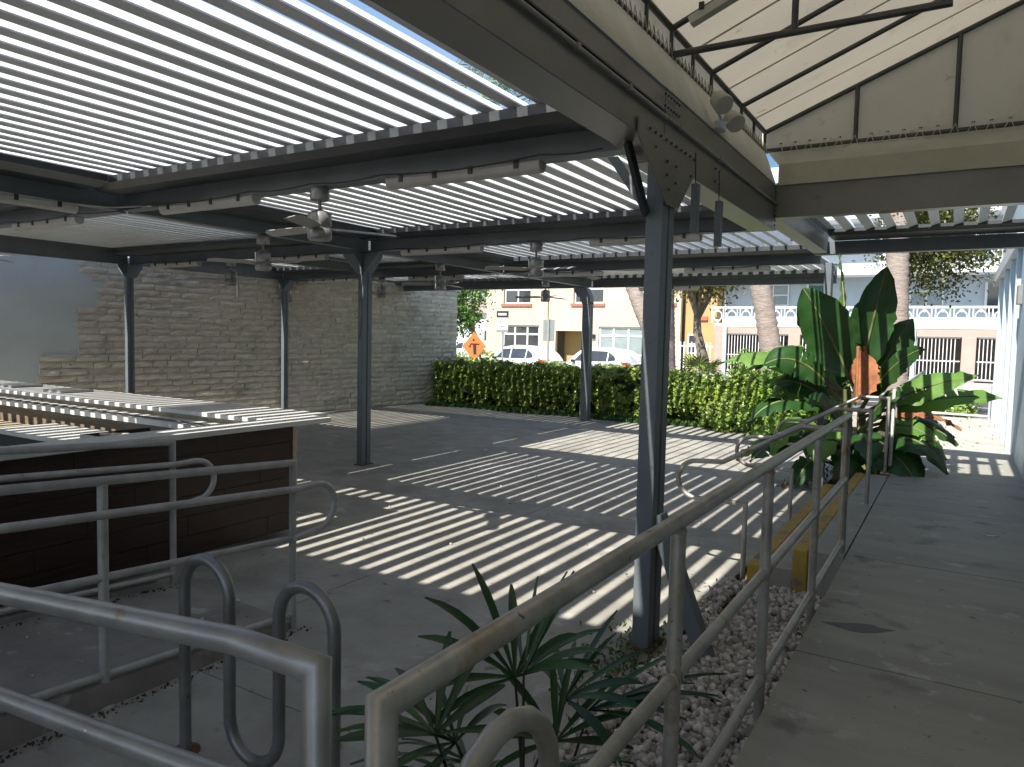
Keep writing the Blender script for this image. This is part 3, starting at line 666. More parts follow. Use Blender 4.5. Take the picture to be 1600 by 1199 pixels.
# far platform railing and gate
t = thing('platform_railing', 'white picket pipe railing of the far landing behind the banana leaves', 'railing', (-.66, 15, .36))
MB().tube([(-.66, 10.35, .36), (-.66, 10.35, 1.40), (-.66, 19.6, 1.40), (-.66, 19.6, .36)], .022, 10).build('top_rail', 'pipeL', t)
MB().tube([(-.66, 10.35, .46), (-.66, 19.6, .46)], .018, 8).build('bottom_rail', 'pipeL', t)
for k in range(60):
    y = 10.5+k*.152; MB().box(-.667, -.653, y-.007, y+.007, .46, 1.39).build('picket', 'pipeL', t)
t = thing('end_railing', 'white three-bar railing closing the far end of the walkway', 'railing', (0, 19.6, .36))
for z in (.44, .84, 1.24): MB().tube([(-.64, 19.62, z), (.66, 19.62, z-.01)], .026, 10).build('rail', 'white', t)
MB().tube([(.67, 19.62, .36), (.67, 19.62, 1.12)], .026, 10).build('post', 'whitebalc', t)

# ================================================================ BIKE RACK
t = thing('bike_rack', 'grey wave-shaped tube bike rack beside the ramp', 'bike rack', (-2.5, 2.05, 0))
p = [(-2.99, 2.05, 0)]; s_ = .317; rr = s_/2; zt_, zb_ = .785, .27
x = -2.99
p += [(x, 2.05, zt_)]+[(x+rr-rr*math.cos(R(a)), 2.05, zt_+rr*math.sin(R(a))) for a in range(12, 169, 12)]+[(x+s_, 2.05, zt_)]
p += [(x+s_, 2.05, zb_)]+[(x+s_+rr-rr*math.cos(R(a)), 2.05, zb_-rr*math.sin(R(a))) for a in range(12, 169, 12)]+[(x+2*s_, 2.05, zb_)]
p += [(x+2*s_, 2.05, zt_)]+[(x+2*s_+rr-rr*math.cos(R(a)), 2.05, zt_+rr*math.sin(R(a))) for a in range(12, 169, 12)]+[(x+3*s_, 2.05, zt_), (x+3*s_, 2.05, 0)]
MB().tube(p, .027, 16).build('tube', 'rackm', t)
for xx in (x, x+3*s_):
    MB().lathe((xx, 2.05, 0), [(.065, 0), (.065, .01), (.05, .014)]).build('base_flange', 'rust', t)
    MB().lathe((xx+.045, 2.03, .01), [(.012, 0), (.012, .014)], 6).build('bolt', 'rust', t)

# ================================================================ BAR
b = thing('outdoor_bar', 'dark wood fronted outdoor bar with long white countertop', 'bar counter', (-5.7, 2, 0))
MB().box(-5.69, -5.37, -3.0, 5.33, 1.075, 1.125).build('countertop', 'quartz', b, .004)
MB().box(-5.66, -5.47, -3.0, 4.88, .06, 1.073).build('carcass', 'black', b)
rws = [.07, .24, .41, .58, .75, .92, 1.07]
first = None
for i in range(6):
    off = (i*0.37) % 1.2; ys_ = [-3.0]
    while ys_[-1] < 4.9: ys_.append(min(4.9, (ys_[-1]+1.2) if len(ys_) > 1 else -3.0+.4+off))
    for a, c in zip(ys_[:-1], ys_[1:]):
        if c-a > .03: MB().box(-5.468, -5.445-.004*random.random(), a+.002, c-.002, rws[i]+.002, rws[i+1]-.002).build('wood_plank', 'wood', b)
for i in range(6): MB().box(-5.66, -5.447, 4.882, 4.905, rws[i]+.002, rws[i+1]-.002).build('wood_plank', 'wood', b)
bb = thing('back_bar', 'rear wing of the bar with pale top and cream fascia, striped by sunlight', 'bar counter', (-9, 5, 0))
MB().box(-13.0, -5.695, 4.78, 5.60, 1.075, 1.12).build('countertop', 'quartz', bb, .004)
MB().box(-13.0, -6.1, 4.84, 5.55, .05, 1.073).build('carcass', 'cream', bb)
MB().box(-13.0, -6.05, 4.52, 4.775, .985, 1.03).build('ledge', 'quartz', bb, .004)
MB().box(-13.0, -6.05, 4.50, 4.52, .975, 1.035).build('ledge_edge', 'quartz', bb)
MB().box(-13.0, -6.1, 4.60, 4.838, .70, .972).build('fascia', 'fasciam', bb, .006)
MB().tube([(-13.0, 4.49, 1.055), (-6.0, 4.49, 1.055)], .012, 6).build('drip_rail', 'tube', bb)
for k, xx in enumerate((-11.6, -10.3)):
    MB().box(xx, xx+.5, 5.0, 5.4, 1.121, 1.15).build('tray', 'inox', bb, .004)
iw = thing('steel_worktable', 'stainless worktable inside the bar with striped sun on its top', 'worktable', (-7.9, 4.0, 0))
MB().box(-8.9, -7.0, 3.75, 4.44, .83, .86).build('table_top', 'quartz', iw, .003)
MB().box(-8.88, -7.02, 3.77, 4.42, .70, .828).build('apron', 'black', iw)
for xx in (-8.85, -7.1):
    for yy in (3.8, 4.38): MB().box(xx, xx+.05, yy, yy+.04, .0, .70).build('leg', 'inox', iw)
MB().box(-8.8, -7.05, 3.8, 4.4, .25, .28).build('shelf', 'inox', iw)
fr = thing('undercounter_cabinet', 'cream metal cabinet at the left edge inside the bar', 'cabinet', (-9.9, 4.1, 0))
MB().box(-12.2, -9.1, 3.9, 4.44, .04, .80).build('body', 'cream', fr, .01)
for k in range(3): MB().box(-12.15+k*1.03, -12.15+k*1.03+.98, 3.88, 3.898, .1, .78).build('door', 'cream', fr, .006)
for k in range(3): MB().box(-12.15+k*1.03+.85, -12.15+k*1.03+.88, 3.855, 3.879, .5, .68).build('handle', 'inox', fr)
hd = thing('open_grill_box', 'open dark steel box set in the inner corner of the bar', 'box', (-6.6, 4.1, .8))
MB().box(-7.0, -6.15, 3.72, 3.75, .86, .97).build('front_plate', 'inox', hd)
MB().box(-7.0, -6.97, 3.752, 4.40, .86, .97).build('side_plate', 'black', hd)
MB().tube([(-7.0, 3.9, .95), (-6.2, 3.98, 1.0)], .02, 8).build('lid_bar', 'cream', hd)
MB().box(-6.96, -6.15, 3.752, 4.40, .80, .86).build('base', 'black', hd)

# ================================================================ STONE WALL
WA, WB = Vector((-14.62, 5.2, 0)), Vector((-13.02, 18.1, 0)); wd = (WB-WA); WL = wd.length; wd.normalize(); wn = Vector((wd.y, -wd.x, 0))
WZ = 3.32
wl = thing('stone_clad_wall', 'side wall clad in split travertine courses, its stone missing at the left end', 'wall', (-14, 12, 0))
c0 = WA-wn*.14-wd*6
mb = MB(); mb.obox((WA-wd*6+WB)/2-wn*.14+Vector((0, 0, WZ/2)), (wd*(WL+6))/2, wn*.14, Vector((0, 0, WZ/2))); mb.build('plaster_face', 'plaster', wl)
mb = MB(); mb.obox((WA-wd*6+WB)/2-wn*.13+Vector((0, 0, WZ+.03)), (wd*(WL+6.1))/2, wn*.2, Vector((0, 0, .03))); mb.build('coping', 'plaster', wl)
def sstart(z):      # distance along the wall where the stone begins
    if z < 1.44: return 1.75
    if z < 2.28: return 2.42
    if z < 2.42: return 2.75
    if z < 2.56: return 2.86
    if z < 2.72: return 2.74
    if z < 2.85: return 2.92
    if z < 3.05: return 2.68
    return 2.42
course = .131; stones = []
for ci in range(25):
    z = .01+ci*course
    s = sstart(z+.03)+.0*random.random()
    if ci % 2: s += random.uniform(-.04, .05)
    while s < WL-.05:
        ln = random.uniform(.28, .72); e = min(s+ln, WL)
        if WL-e < .12: e = WL
        stones.append((s, e, z)); s = e
stones.sort(key=lambda q: q[0])
def stone_mesh(mb, s, e, z, hh=course):
    pr = .022+random.random()*.028+(.02 if z < 1.4 else 0)
    if random.random() < .012 and z > .3: pr = .004
    n_ = 4 if e-s > .4 else 3; g = .0055
    us = [s+g+(e-s-2*g)*i/n_ for i in range(n_+1)]; vs_ = []; zz = [z+.005, z+hh*.5, z+hh-.006]
    for zi, zv in enumerate(zz):
        for i, u in enumerate(us):
            edge = (i in (0, n_)) or zi != 1
            o_ = pr*(.55 if edge else 1.1)+random.uniform(-.012, .016)
            vs_.append(WA+wd*u+wn*max(.004, o_)+Vector((0, 0, zv)))
    base = [WA+wd*us[0]+Vector((0, 0, zz[0])), WA+wd*us[-1]+Vector((0, 0, zz[0])), WA+wd*us[-1]+Vector((0, 0, zz[2])), WA+wd*us[0]+Vector((0, 0, zz[2]))]
    m_ = n_+1; k = 3*m_; fs = [(j*m_+i, j*m_+i+1, (j+1)*m_+i+1, (j+1)*m_+i) for j in range(2) for i in range(n_)]
    fs.append(tuple([k, k+1]+list(range(n_, -1, -1)))); fs.append(tuple([k+3]+[2*m_+i for i in range(m_)]+[k+2])[::1])
    fs.append((k, 0, m_, 2*m_, k+3)); fs.append((k+1, k+2, 3*m_-1, 2*m_-1, m_-1))
    mb.add(vs_+base, fs)
far = MB()
for i, (s, e, z) in enumerate(stones):
    if i < 290: q = MB(); stone_mesh(q, s, e, z); q.build('stone', 'stone', wl)
    else: stone_mesh(far, s, e, z)
fo = far.build('far_stones', 'stone', wl); fo['kind'] = 'stuff'
for y, z0, z1 in ((5.9, 2.75, 3.15), (6.0+4.9, 2.7, 3.2), (6.0+6.3, 2.7, 3.2)):
    pp = WA+wd*(y-5.2)+wn*.08
    MB().obox(pp+Vector((0, 0, (z0+z1)/2)), wd*.02, wn*.015, Vector((0, 0, (z1-z0)/2))).build('hanger_strip', 'plate', wl)

# ================================================================ BUILDING BEHIND THE CAMERA AND ON THE RIGHT
bh = thing('near_building', 'pale blue building flanking the walkway on the right, with posts and door frames', 'building', (2, 14, 0))
MB().box(.92, 5.0, -6, 10.42, 0, 5.2).build('near_wall', 'bluewall', bh)
MB().box(.755, .92, 10.42, 10.50, .36, 3.15).build('door_frame', 'gutter', bh)
MB().box(.765, 5.0, 10.5, 13.6, 0, 5.2).build('wall', 'bluewall', bh)
MB().box(.90, 5.0, 13.6, 22.0, 0, 5.2).build('wall', 'bluewall', bh)
for y in (13.75, 15.3, 17.2, 19.4):
    MB().box(.70, .897, y-.07, y+.07, .362, 3.5).build('pilaster', 'bluewall', bh, .005)
    MB().prism([(y+.07, 3.45), (y+.07, 3.0), (y+.42, 3.45)], 'x', .76, .80).build('gusset', 'bluewall', bh)
MB().box(.66, .897, 13.3, 22, 3.5, 3.75).build('eave_beam', 'white', bh)
MB().box(.70, .765, 13.0, 13.3, 2.62, 2.9).build('electric_box', 'plate', bh, .006)
for y, z0, z1 in ((14.3, 1.3, 1.7), (16.2, 1.0, 1.5), (18.3, .5, .9), (15.8, 2.4, 2.9), (18.2, 2.2, 2.6)):
    MB().box(.86, .898, y-.05, y+.05, z0, z1).build('hinge_plate', 'plate', bh, .004)
# unseen canopy added behind the camera to shade the front of the courtyard
rb = thing('shade_canopy', 'flat white canopy roof on posts added unseen behind the camera to shade the courtyard', 'canopy', (-9, -4, 0))
MB().box(-18, -1.95, -8, .30, 4.95, 5.1).build('roof', 'white', rb)
for x in (-17, -12, -7.0, -2.6):
    for y in (-7.6, -2.5): MB().box(x-.1, x+.1, y-.1, y+.1, 0, 4.95).build('post', 'white', rb)
b2 = thing('rear_building', 'low pale building across the yard behind the camera', 'building', (-6, -24, 0))
MB().box(-30, 12, -30, -22, 0, 5.0).build('wall', 'bluewall', b2)

# ================================================================ BUILDINGS ACROSS THE STREET
def facade(x0, x1, z0, z1, y, th, op, nm, mt, parent):
    xs_ = sorted(set([x0, x1]+[v for o in op for v in (o[0], o[1])])); zs_ = sorted(set([z0, z1]+[v for o in op for v in (o[2], o[3])]))
    mb = MB()
    for i in range(len(xs_)-1):
        run = None
        for j in range(len(zs_)-1):
            cx, cz = (xs_[i]+xs_[i+1])/2, (zs_[j]+zs_[j+1])/2
            solid = not any(o[0] < cx < o[1] and o[2] < cz < o[3] for o in op)
            if solid: run = [zs_[j], zs_[j+1]] if run is None else [run[0], zs_[j+1]]
            if (not solid or j == len(zs_)-2) and run is not None:
                mb.box(xs_[i], xs_[i+1], y, y+th, run[0], run[1]); run = None
    return mb.build(nm, mt, parent)
def window(x0, x1, z0, z1, y, cols, rows, parent, frame='white', glass='glass', sill=None, th=.05):
    fo_ = MB(); fo_.box(x0, x1, y-.01, y+.06, z0, z0+th).box(x0, x1, y-.01, y+.06, z1-th, z1).box(x0, x0+th, y-.01, y+.06, z0+th, z1-th).box(x1-th, x1, y-.01, y+.06, z0+th, z1-th)
    zr = rows if isinstance(rows, list) else [i/rows for i in range(1, rows)]
    for c in range(1, cols): xx = x0+(x1-x0)*c/cols; fo_.box(xx-th/2, xx+th/2, y-.012, y+.058, z0+th, z1-th)
    for q in zr: zz = z0+(z1-z0)*q; fo_.box(x0+th, x1-th, y-.008, y+.055, zz-th/2, zz+th/2)
    f = fo_.build('window', frame, parent)
    zz_ = [0]+zr+[1]
    for c in range(cols):
        for k in range(len(zz_)-1):
            a, b_ = x0+(x1-x0)*c/cols, x0+(x1-x0)*(c+1)/cols; p_, q_ = z0+(z1-z0)*zz_[k], z0+(z1-z0)*zz_[k+1]
            MB().box(a+.03, b_-.03, y+.02, y+.03, p_+.03, q_-.03).build('pane', glass, f)
    if sill: MB().box(x0-.12, x1+.12, y-.24, y-.02, z0-.16, z0-.01).build('sill', sill, f)
    return f
yb = thing('yellow_building', 'pale yellow stucco building with red window sills across the street', 'building', (-18, 40, 0))
Y = 38.0
upw = [(-23.85, -21.95), (-19.1, -17.2), (-14.95, -13.05)]
low = [(-23.9, -21.3, 1.05, 2.72), (-17.45, -13.9, .35, 2.7)]
op = [(a, c, 4.0, 5.35) for a, c in upw]+low+[(-20.2, -17.95, .05, 2.42)]
facade(-25.05, -13.0+.3, 0, 9.9, Y, .25, op, 'wall', 'cream_wall', yb)
MB().box(-25.05, -12.7, Y+2.2, 48, 0, 9.9).build('inner_wall', 'cream_wall', yb)
MB().box(-25.05, -24.8, Y+.25, Y+2.2, 0, 9.9).build('side_wall', 'cream_wall', yb)
for a, c in upw: window(a, c, 4.0, 5.35, Y+.18, 2, [.62], yb, 'white', 'glass', None, .09); MB().box(a-.12, c+.12, Y-.09, Y+.16, 3.84, 3.995).build('sill', 'redtrim', yb)
window(*low[0], Y+.12, 3, [.16, .68], yb, 'white', 'glass', None, .11)
window(*low[1], Y+.12, 4, [.33, .78], yb, 'white', 'shade', None, .11)
MB().box(-18.9, -18.05, Y+1.2, Y+1.26, .05, 2.25).build('door', 'blackink', yb)
MB().box(-20.2, -18.95, Y+1.2, Y+1.3, .05, 2.42).build('recess_wall', 'ochre_wall', yb)
MB().box(-20.22, -17.95, Y+.25, Y+2.2, 2.425, 2.6).build('recess_ceiling', 'cream_wall', yb)
for i in range(15):
    x = -25.1+i*.85
    MB().prism([(x, 9.9), (x+.8, 9.9), (x+.7, 10.12), (x+.1, 10.12)], 'y', Y-.25, Y+.5).build('roof_tile', 'redtrim', yb)
MB().box(-12.66, -10.95, Y+.6, 48, 0, 5.9).build('ochre_wing', 'ochre_wall', yb)
window(-12.45, -11.95, 1.3, 2.35, Y+.57, 1, 2, yb, 'white', 'glass', None, .07)
MB().box(-11.9, -11.4, Y+.5, Y+.59, 3.1, 3.3).build('wall_plaque', 'redtrim', yb)
window(-12.4, -12.0, 4.2, 5.1, Y+.57, 1, 2, yb, 'white', 'glass', None, .07)
MB().tube([(-20.75, Y-.08, 0), (-20.75, Y-.08, 9.8)], .06, 8).build('downpipe', 'cream_wall', yb)
MB().box(-17.8, -17.62, Y-.12, Y-.005, 2.0, 2.25).build('wall_lamp', 'blackink', yb)
MB().box(-25.06, -12.7, Y-.03, Y-.005, .05, .45).build('base_course', 'taupe', yb)
# balcony building
wb = thing('balcony_building', 'white and pale blue apartment block with patterned balcony railings above a barred garage', 'building', (-4, 40, 0))
MB().box(-10.9, 8, 39.6, 52, 2.9, 11).build('upper_wall', 'whitebalc', wb)
MB().box(-10.9, 8, Y, 39.58, 2.78, 2.95).build('balcony_slab', 'white', wb)
MB().box(-10.9, 8, Y, 39.58, 5.28, 5.5).build('balcony_slab', 'white', wb)
MB().box(-10.9, 8, Y, 39.58, 7.9, 8.1).build('balcony_slab', 'white', wb)
MB().box(-10.9, 8, Y+.02, Y+.3, 2.42, 2.775).build('garage_lintel', 'taupe', wb)
MB().box(-10.9, 8, Y+.02, Y+.28, 0, .42).build('plinth', 'sidewalk', wb)
MB().box(-10.9, 8, 44, 44.2, 0, 2.8).build('garage_back_wall', 'taupe', wb)
for x in (-10.85, -7.2, -2.9, .12, 4.2): MB().box(x, x+.55, Y+.01, Y+.45, .42, 2.42).build('pier', 'taupe', wb, .01)
for x in (-10.3, -6.1, -1.75+.0, 2.8): MB().box(x-.09, x+.09, Y-.12, Y-.01, .05, 2.78).build('balcony_post', 'whitebalc', wb)
for x in (-3.2, .45, 3.5): MB().box(x-.12, x+.12, Y-.03, Y+.1, 5.5, 7.9).build('balcony_post', 'white', wb)
# decorative breeze-block railing panels
def block_mesh(x, z, y):
    mb = MB(); w_, h_ = .62, .74
    mb.box(x-w_/2, x-w_/2+.05, y, y+.07, z, z+h_).box(x+w_/2-.05, x+w_/2, y, y+.07, z, z+h_)
    c = (x, y+.035, z+h_/2)
    mb.tube([(c[0]+.215*math.cos(R(a)), c[1], c[2]+.25*math.sin(R(a))) for a in range(0, 360, 30)], .030, 5, False, True)
    for sx in (-1, 1):
        for sz in (-1, 1):
            mb.bar((x+sx*.20, y+.03, z+h_/2+sz*.12), (x, y+.03, z+h_/2+sz*.35), .05, .045)
    mb.bar((x, y+.035, z), (x, y+.035, z+.18), .045, .04); mb.bar((x, y+.035, z+h_-.18), (x, y+.035, z+h_), .045, .04)
    return mb
for zb in (2.96, 5.51):
    base = None; xk = -10.75 if zb < 3 else -1.9
    x = xk
    while x < 3.2:
        if base is None: base = block_mesh(x, zb+.0, Y+.06).build('railing_block', 'white', wb); bx = x
        else:
            q = base.copy(); C.objects.link(q); q.parent = wb; q.location = (x-bx, 0, 0)
        x += .72
    MB().box(xk-.35, 4, Y+.04, Y+.16, zb+.745, zb+.84).build('railing_cap', 'white', wb)
window(-9.1, -7.55, 3.9, 5.0, 39.52, 2, 2, wb, 'white', 'shade', None, .06)
window(-2.1, -.7, 3.85, 4.6, 39.52, 2, 1, wb, 'white', 'shade', None, .06)
MB().box(-6.6, -5.75, 39.5, 39.58, 2.96, 4.9).build('door', 'green_door', wb)
MB().box(-6.72, -6.6, 39.49, 39.59, 2.96, 5.0).build('door_frame', 'white', wb)
MB().box(1.0, 1.5, 39.5, 39.58, 3.6, 4.85).build('window', 'glass', wb)
MB().box(.9, 1.0, 39.49, 39.59, 3.5, 4.95).build('door_frame', 'white', wb)
for x0, x1 in ((-10.2, -7.25), (-6.6, -2.95), (-2.3, .08), (.72, 4.15)):
    g_ = MB(); g_.box(x0, x1, Y+.1, Y+.14, 2.36, 2.41).box(x0, x1, Y+.1, Y+.14, .5, .56).box(x0, x1, Y+.095, Y+.145, 1.32, 1.37)
    gg = g_.build('garage_grille', 'white', wb); n_ = int((x1-x0)/.15)
    br = MB()
    q0 = None
    for k in range(n_):
        xx = x0+.07+k*.15
        if q0 is None: q0 = MB().box(xx-.017, xx+.017, Y+.105, Y+.135, .56, 2.36).build('bar', 'white', gg)
        else:
            q = q0.copy(); C.objects.link(q); q.parent = gg; q.location = (k*.15, 0, 0)
# glass tower far beyond
tw = thing('glass_tower', 'distant blue glass high-rise with balcony bands seen between the roof slats', 'tower', (-34, 120, 0))
MB().box(-46, -26, 110, 130, 0, 62).build('glass_body', 'towerglass', tw)
q0 = None
for k in range(19):
    if q0 is None: q0 = MB().box(-46.5, -25.5, 109.2, 110, 3, 3.5).build('balcony_band', 'white', tw)
    else:
        q = q0.copy(); C.objects.link(q); q.parent = tw; q.location = (0, 0, 3.2*k)
# low white building beyond at far left
lw = thing('low_house', 'low pale house beyond the street trees at the left', 'house', (-34, 60, 0))
MB().box(-46, -31, 58, 70, 0, 4.2).build('wall', 'white', lw)
MB().prism([(-46.5, 4.2), (-30.5, 4.2), (-34, 5.6), (-43, 5.6)], 'y', 57.5, 70).build('roof', 'taupe', lw)
for x in (-38.5, -35.5): window(x, x+1.4, 1.3, 2.6, 57.97, 2, 1, lw)
# picket fence near the fan palm
pf = thing('picket_fence', 'white metal picket fence in front of the ochre wall', 'fence', (-12, 36, 0))
for k in range(17):
    x = -13.5+k*.19; MB().box(x-.03, x+.03, 35.98, 36.02, .05, 1.95).build('picket', 'white', pf)
for z in (.3, 1.7): MB().box(-13.6, -10.35, 36.021, 36.05, z, z+.07).build('rail', 'white', pf)

# ================================================================ CARS
def car(x0, y, L, label, paint='carwhite', z=-.04, H=1.64, lower_rear=False):
    t = thing('parked_car', label, 'car', (x0+L/2, y, z), 'cars parked across the street')
    # stations from the nose (x0) to the tail; car faces -x, near side is -y
    S = [(0.0, .38, .62, .66, .62), (.04, .30, .74, .80, .74), (.12, .22, .82, .92, .76), (.24, .20, .88, 1.0, .78), (.31, .20, .92, 1.34, .70), (.38, .20, .93, 1.55, .64), (.5, .20, .92, 1.0*H, .62),
         (.65, .20, .92, .995*H, .62), (.80, .20, .90, .965*H, .61), (.88, .22, .88, .93*H, .60), (.95, .25, .84, 1.27, .70), (.985, .30, .80, 1.05, .72), (1.0, .36, .74, .95, .66)]
    vs_ = []; k = 0; B = .98
    for u, zb, hw, zt_, wr_ in S:
        x = x0+u*L; belt = min(B, zt_-.03); hw = hw*.98
        ring = [(-.85*hw, zb), (-hw, zb+.12), (-hw, belt-.10), (-.955*hw, belt), (-min(wr_, .955*hw), zt_-.06 if zt_ > B+.1 else zt_-.02), (-min(wr_, .95*hw)*.82, zt_), (0, zt_+.015),
                (min(wr_, .95*hw)*.82, zt_), (min(wr_, .955*hw), zt_-.06 if zt_ > B+.1 else zt_-.02), (.955*hw, belt), (hw, belt-.10), (hw, zb+.12), (.85*hw, zb)]
        vs_ += [(x, y+a, z+c) for a, c in ring]; k = len(ring)
    fs = []
    for i in range(len(S)-1):
        for j in range(k): fs.append((i*k+j, i*k+(j+1) % k, (i+1)*k+(j+1) % k, (i+1)*k+j))
    fs.append(tuple(range(k))); fs.append(tuple(range((len(S)-1)*k, len(S)*k))[::-1])
    mb = MB().add(vs_, fs, True); body = mb.build('body', paint, t)
    def sidepatch(poly, nm, mt, off=.012, dep=.0):
        v = []
        for u, zz in poly:
            f_ = max(0, min(1, (zz-B)/(H-.06-B))); yy = y-(.955*.90*(1-f_)+.615*f_)-off
            if zz < B: yy = y-.915-off
            v.append((x0+u*L, yy, z+zz))
        v2 = [(a, b_+.03, c) for a, b_, c in v]; n_ = len(v)
        return MB().add(v+v2, [tuple(range(n_)), tuple(range(n_, 2*n_))[::-1]]+[(i, (i+1) % n_, n_+(i+1) % n_, n_+i) for i in range(n_)]).build(nm, mt, t)
    sidepatch([(.315, 1.03), (.50, 1.03), (.50, 1.50), (.405, 1.46)], 'side_window', 'glass')
    sidepatch([(.515, 1.03), (.70, 1.05), (.70, 1.49), (.515, 1.50)], 'side_window', 'glass')
    sidepatch([(.715, 1.05), (.80, 1.12), (.775, 1.30), (.715, 1.46)], 'side_window', 'glass')
    sidepatch([(.90, .80), (.985, .84), (.975, 1.02), (.87, 1.06)], 'tail_lamp', 'taillight', .03)
    MB().add([(x0+.862*L, y-.50, z+1.47), (x0+.955*L, y-.64, z+1.12), (x0+.955*L, y+.64, z+1.12), (x0+.862*L, y+.50, z+1.47)], [(0, 1, 2, 3)]).add([(x0+.84*L, y-.60, z+1.44), (x0+.93*L, y-.72, z+1.12), (x0+.90*L, y-.755, z+1.10), (x0+.82*L, y-.66, z+1.36)], [(0, 1, 2, 3)]).build('rear_window', 'glass', t)
    MB().add([(x0+.262*L, y-.60, z+1.04), (x0+.385*L, y-.55, z+1.50), (x0+.385*L, y+.55, z+1.50), (x0+.262*L, y+.60, z+1.04)], [(0, 1, 2, 3)]).build('windscreen', 'glass', t)
    for a in (.47, .68): MB().box(x0+a*L, x0+a*L+.14, y-.945, y-.915, z+.86, z+.89).build('door_handle', paint, t)
    MB().box(x0+.30*L, x0+.34*L, y-1.05, y-.90, z+.98, z+1.10).build('mirror', 'blackink', t, .02)
    for u in (.185, .80):
        c = (x0+u*L, y-.80, z+.33)
        for sy in (-1, 1):
            mb = MB(); mb.lathe((0, 0, 0), [(.20, -.10), (.33, -.10), (.345, -.06), (.345, .06), (.33, .10), (.2, .10)], 22)
            mb.v = [(c[0]+v[0], y+sy*.80+v[2], c[2]+v[1]) for v in mb.v]; wq = mb.build('wheel', 'tyre', t)
            mb = MB(); mb.lathe((0, 0, 0), [(.0, .085), (.21, .105), (.22, .08)], 16)
            mb.v = [(c[0]+v[0], y+sy*.80+sy*v[2], c[2]+v[1]) for v in mb.v]; mb.build('rim', 'rim', wq)
        # wheel arch
        mb = MB(); pts = [(x0+u*L+.39*math.cos(R(a)), y-.90, z+.33+.39*math.sin(R(a))) for a in range(-10, 191, 20)]
        mb.tube(pts, .035, 6); mb.build('wheel_arch', 'tyre', t)
    return t
car(-20.15, 30.2, 4.2, 'white crossover parked in front of the yellow building, left one with dark tail lamps')
car(-15.95, 30.2, 4.1, 'white crossover with red tail lamps, parked just behind the first one')
car(-37.5, 44.0, 4.4, 'dark blue car beyond the left street tree', 'cardark')
car(-36.0, 48.5, 4.6, 'far white car glimpsed behind the left street tree trunk', 'carwhite', H=1.75)

# ================================================================ SIGNS
t = thing('work_zone_sign', 'orange diamond road-work sign on a folding stand behind the hedge', 'sign', (-17.8, 26, 0))
cx, cz, hs_ = -17.75, 1.55, .62
MB().prism([(cx-hs_, cz), (cx, cz-hs_), (cx+hs_, cz), (cx, cz+hs_)], 'y', 25.98, 26.0).build('panel', 'orange', t)
mk = MB(); yk = 25.972
mk.lathe((0, 0, 0), [(.06, 0), (.06, .006)], 10); mk.v = [(cx-.02+v[0], yk+v[2], cz+.27+v[1]) for v in mk.v]
mk.box(cx-.20, cx+.28, yk, yk+.006, cz+.06, cz+.13); mk.prism([(cx-.06, cz+.12), (cx+.12, cz+.12), (cx+.14, cz-.34), (cx-.02, cz-.36)], 'y', yk-.002, yk+.004); mk.prism([(cx-.28, cz-.02), (cx-.2, cz+.08), (cx-.14, cz+.02), (cx-.2, cz-.08)], 'y', yk, yk+.005)
mk.build('worker_symbol', 'blackink', t)
MB().bar((cx-.62, 26.02, 0), (cx-.45, 26.03, 1.15), .05, .03).build('leg', 'white', t); MB().bar((cx+.6, 26.02, 0), (cx+.2, 26.03, 1.1), .05, .03).build('leg', 'white', t)
t = thing('notice_sign', 'white notice board with black header on a post by the yellow building', 'sign', (-16.4, 26, 0))
MB().box(-16.62, -16.05, 25.96, 26.0, 2.78, 3.06).build('header_panel', 'blackink', t)
MB().box(-16.62, -16.05, 25.96, 26.0, 2.28, 2.777).build('notice_panel', 'white', t)
MB().box(-16.62, -16.05, 25.96, 26.0, 2.16, 2.277).build('footer_panel', 'signgrey', t)
pr = MB().box(-16.54, -16.13, 25.952, 25.958, 2.88, 2.97)
pr.build('header_print', 'white', t)
pr = MB().box(-16.45, -16.38, 25.952, 25.958, 2.56, 2.64).box(-16.42, -16.30, 25.952, 25.958, 2.40, 2.46).box(-16.28, -16.2, 25.952, 25.958, 2.38, 2.46)
pr.build('notice_print', 'signgrey', t)
MB().box(-16.36, -16.30, 26.0, 26.05, 0, 3.0).build('pole', 'plate', t)
t = thing('street_sign', 'grey-green back of a rectangular street sign on a metal pole', 'sign', (-14.15, 26, 0))
MB().box(-14.42, -13.90, 26.04, 26.06, 1.85, 2.72).build('sign_plate', 'signgrey', t)
MB().box(-14.20, -14.12, 25.99, 26.035, -.05, 2.74).build('pole', 'plate', t)

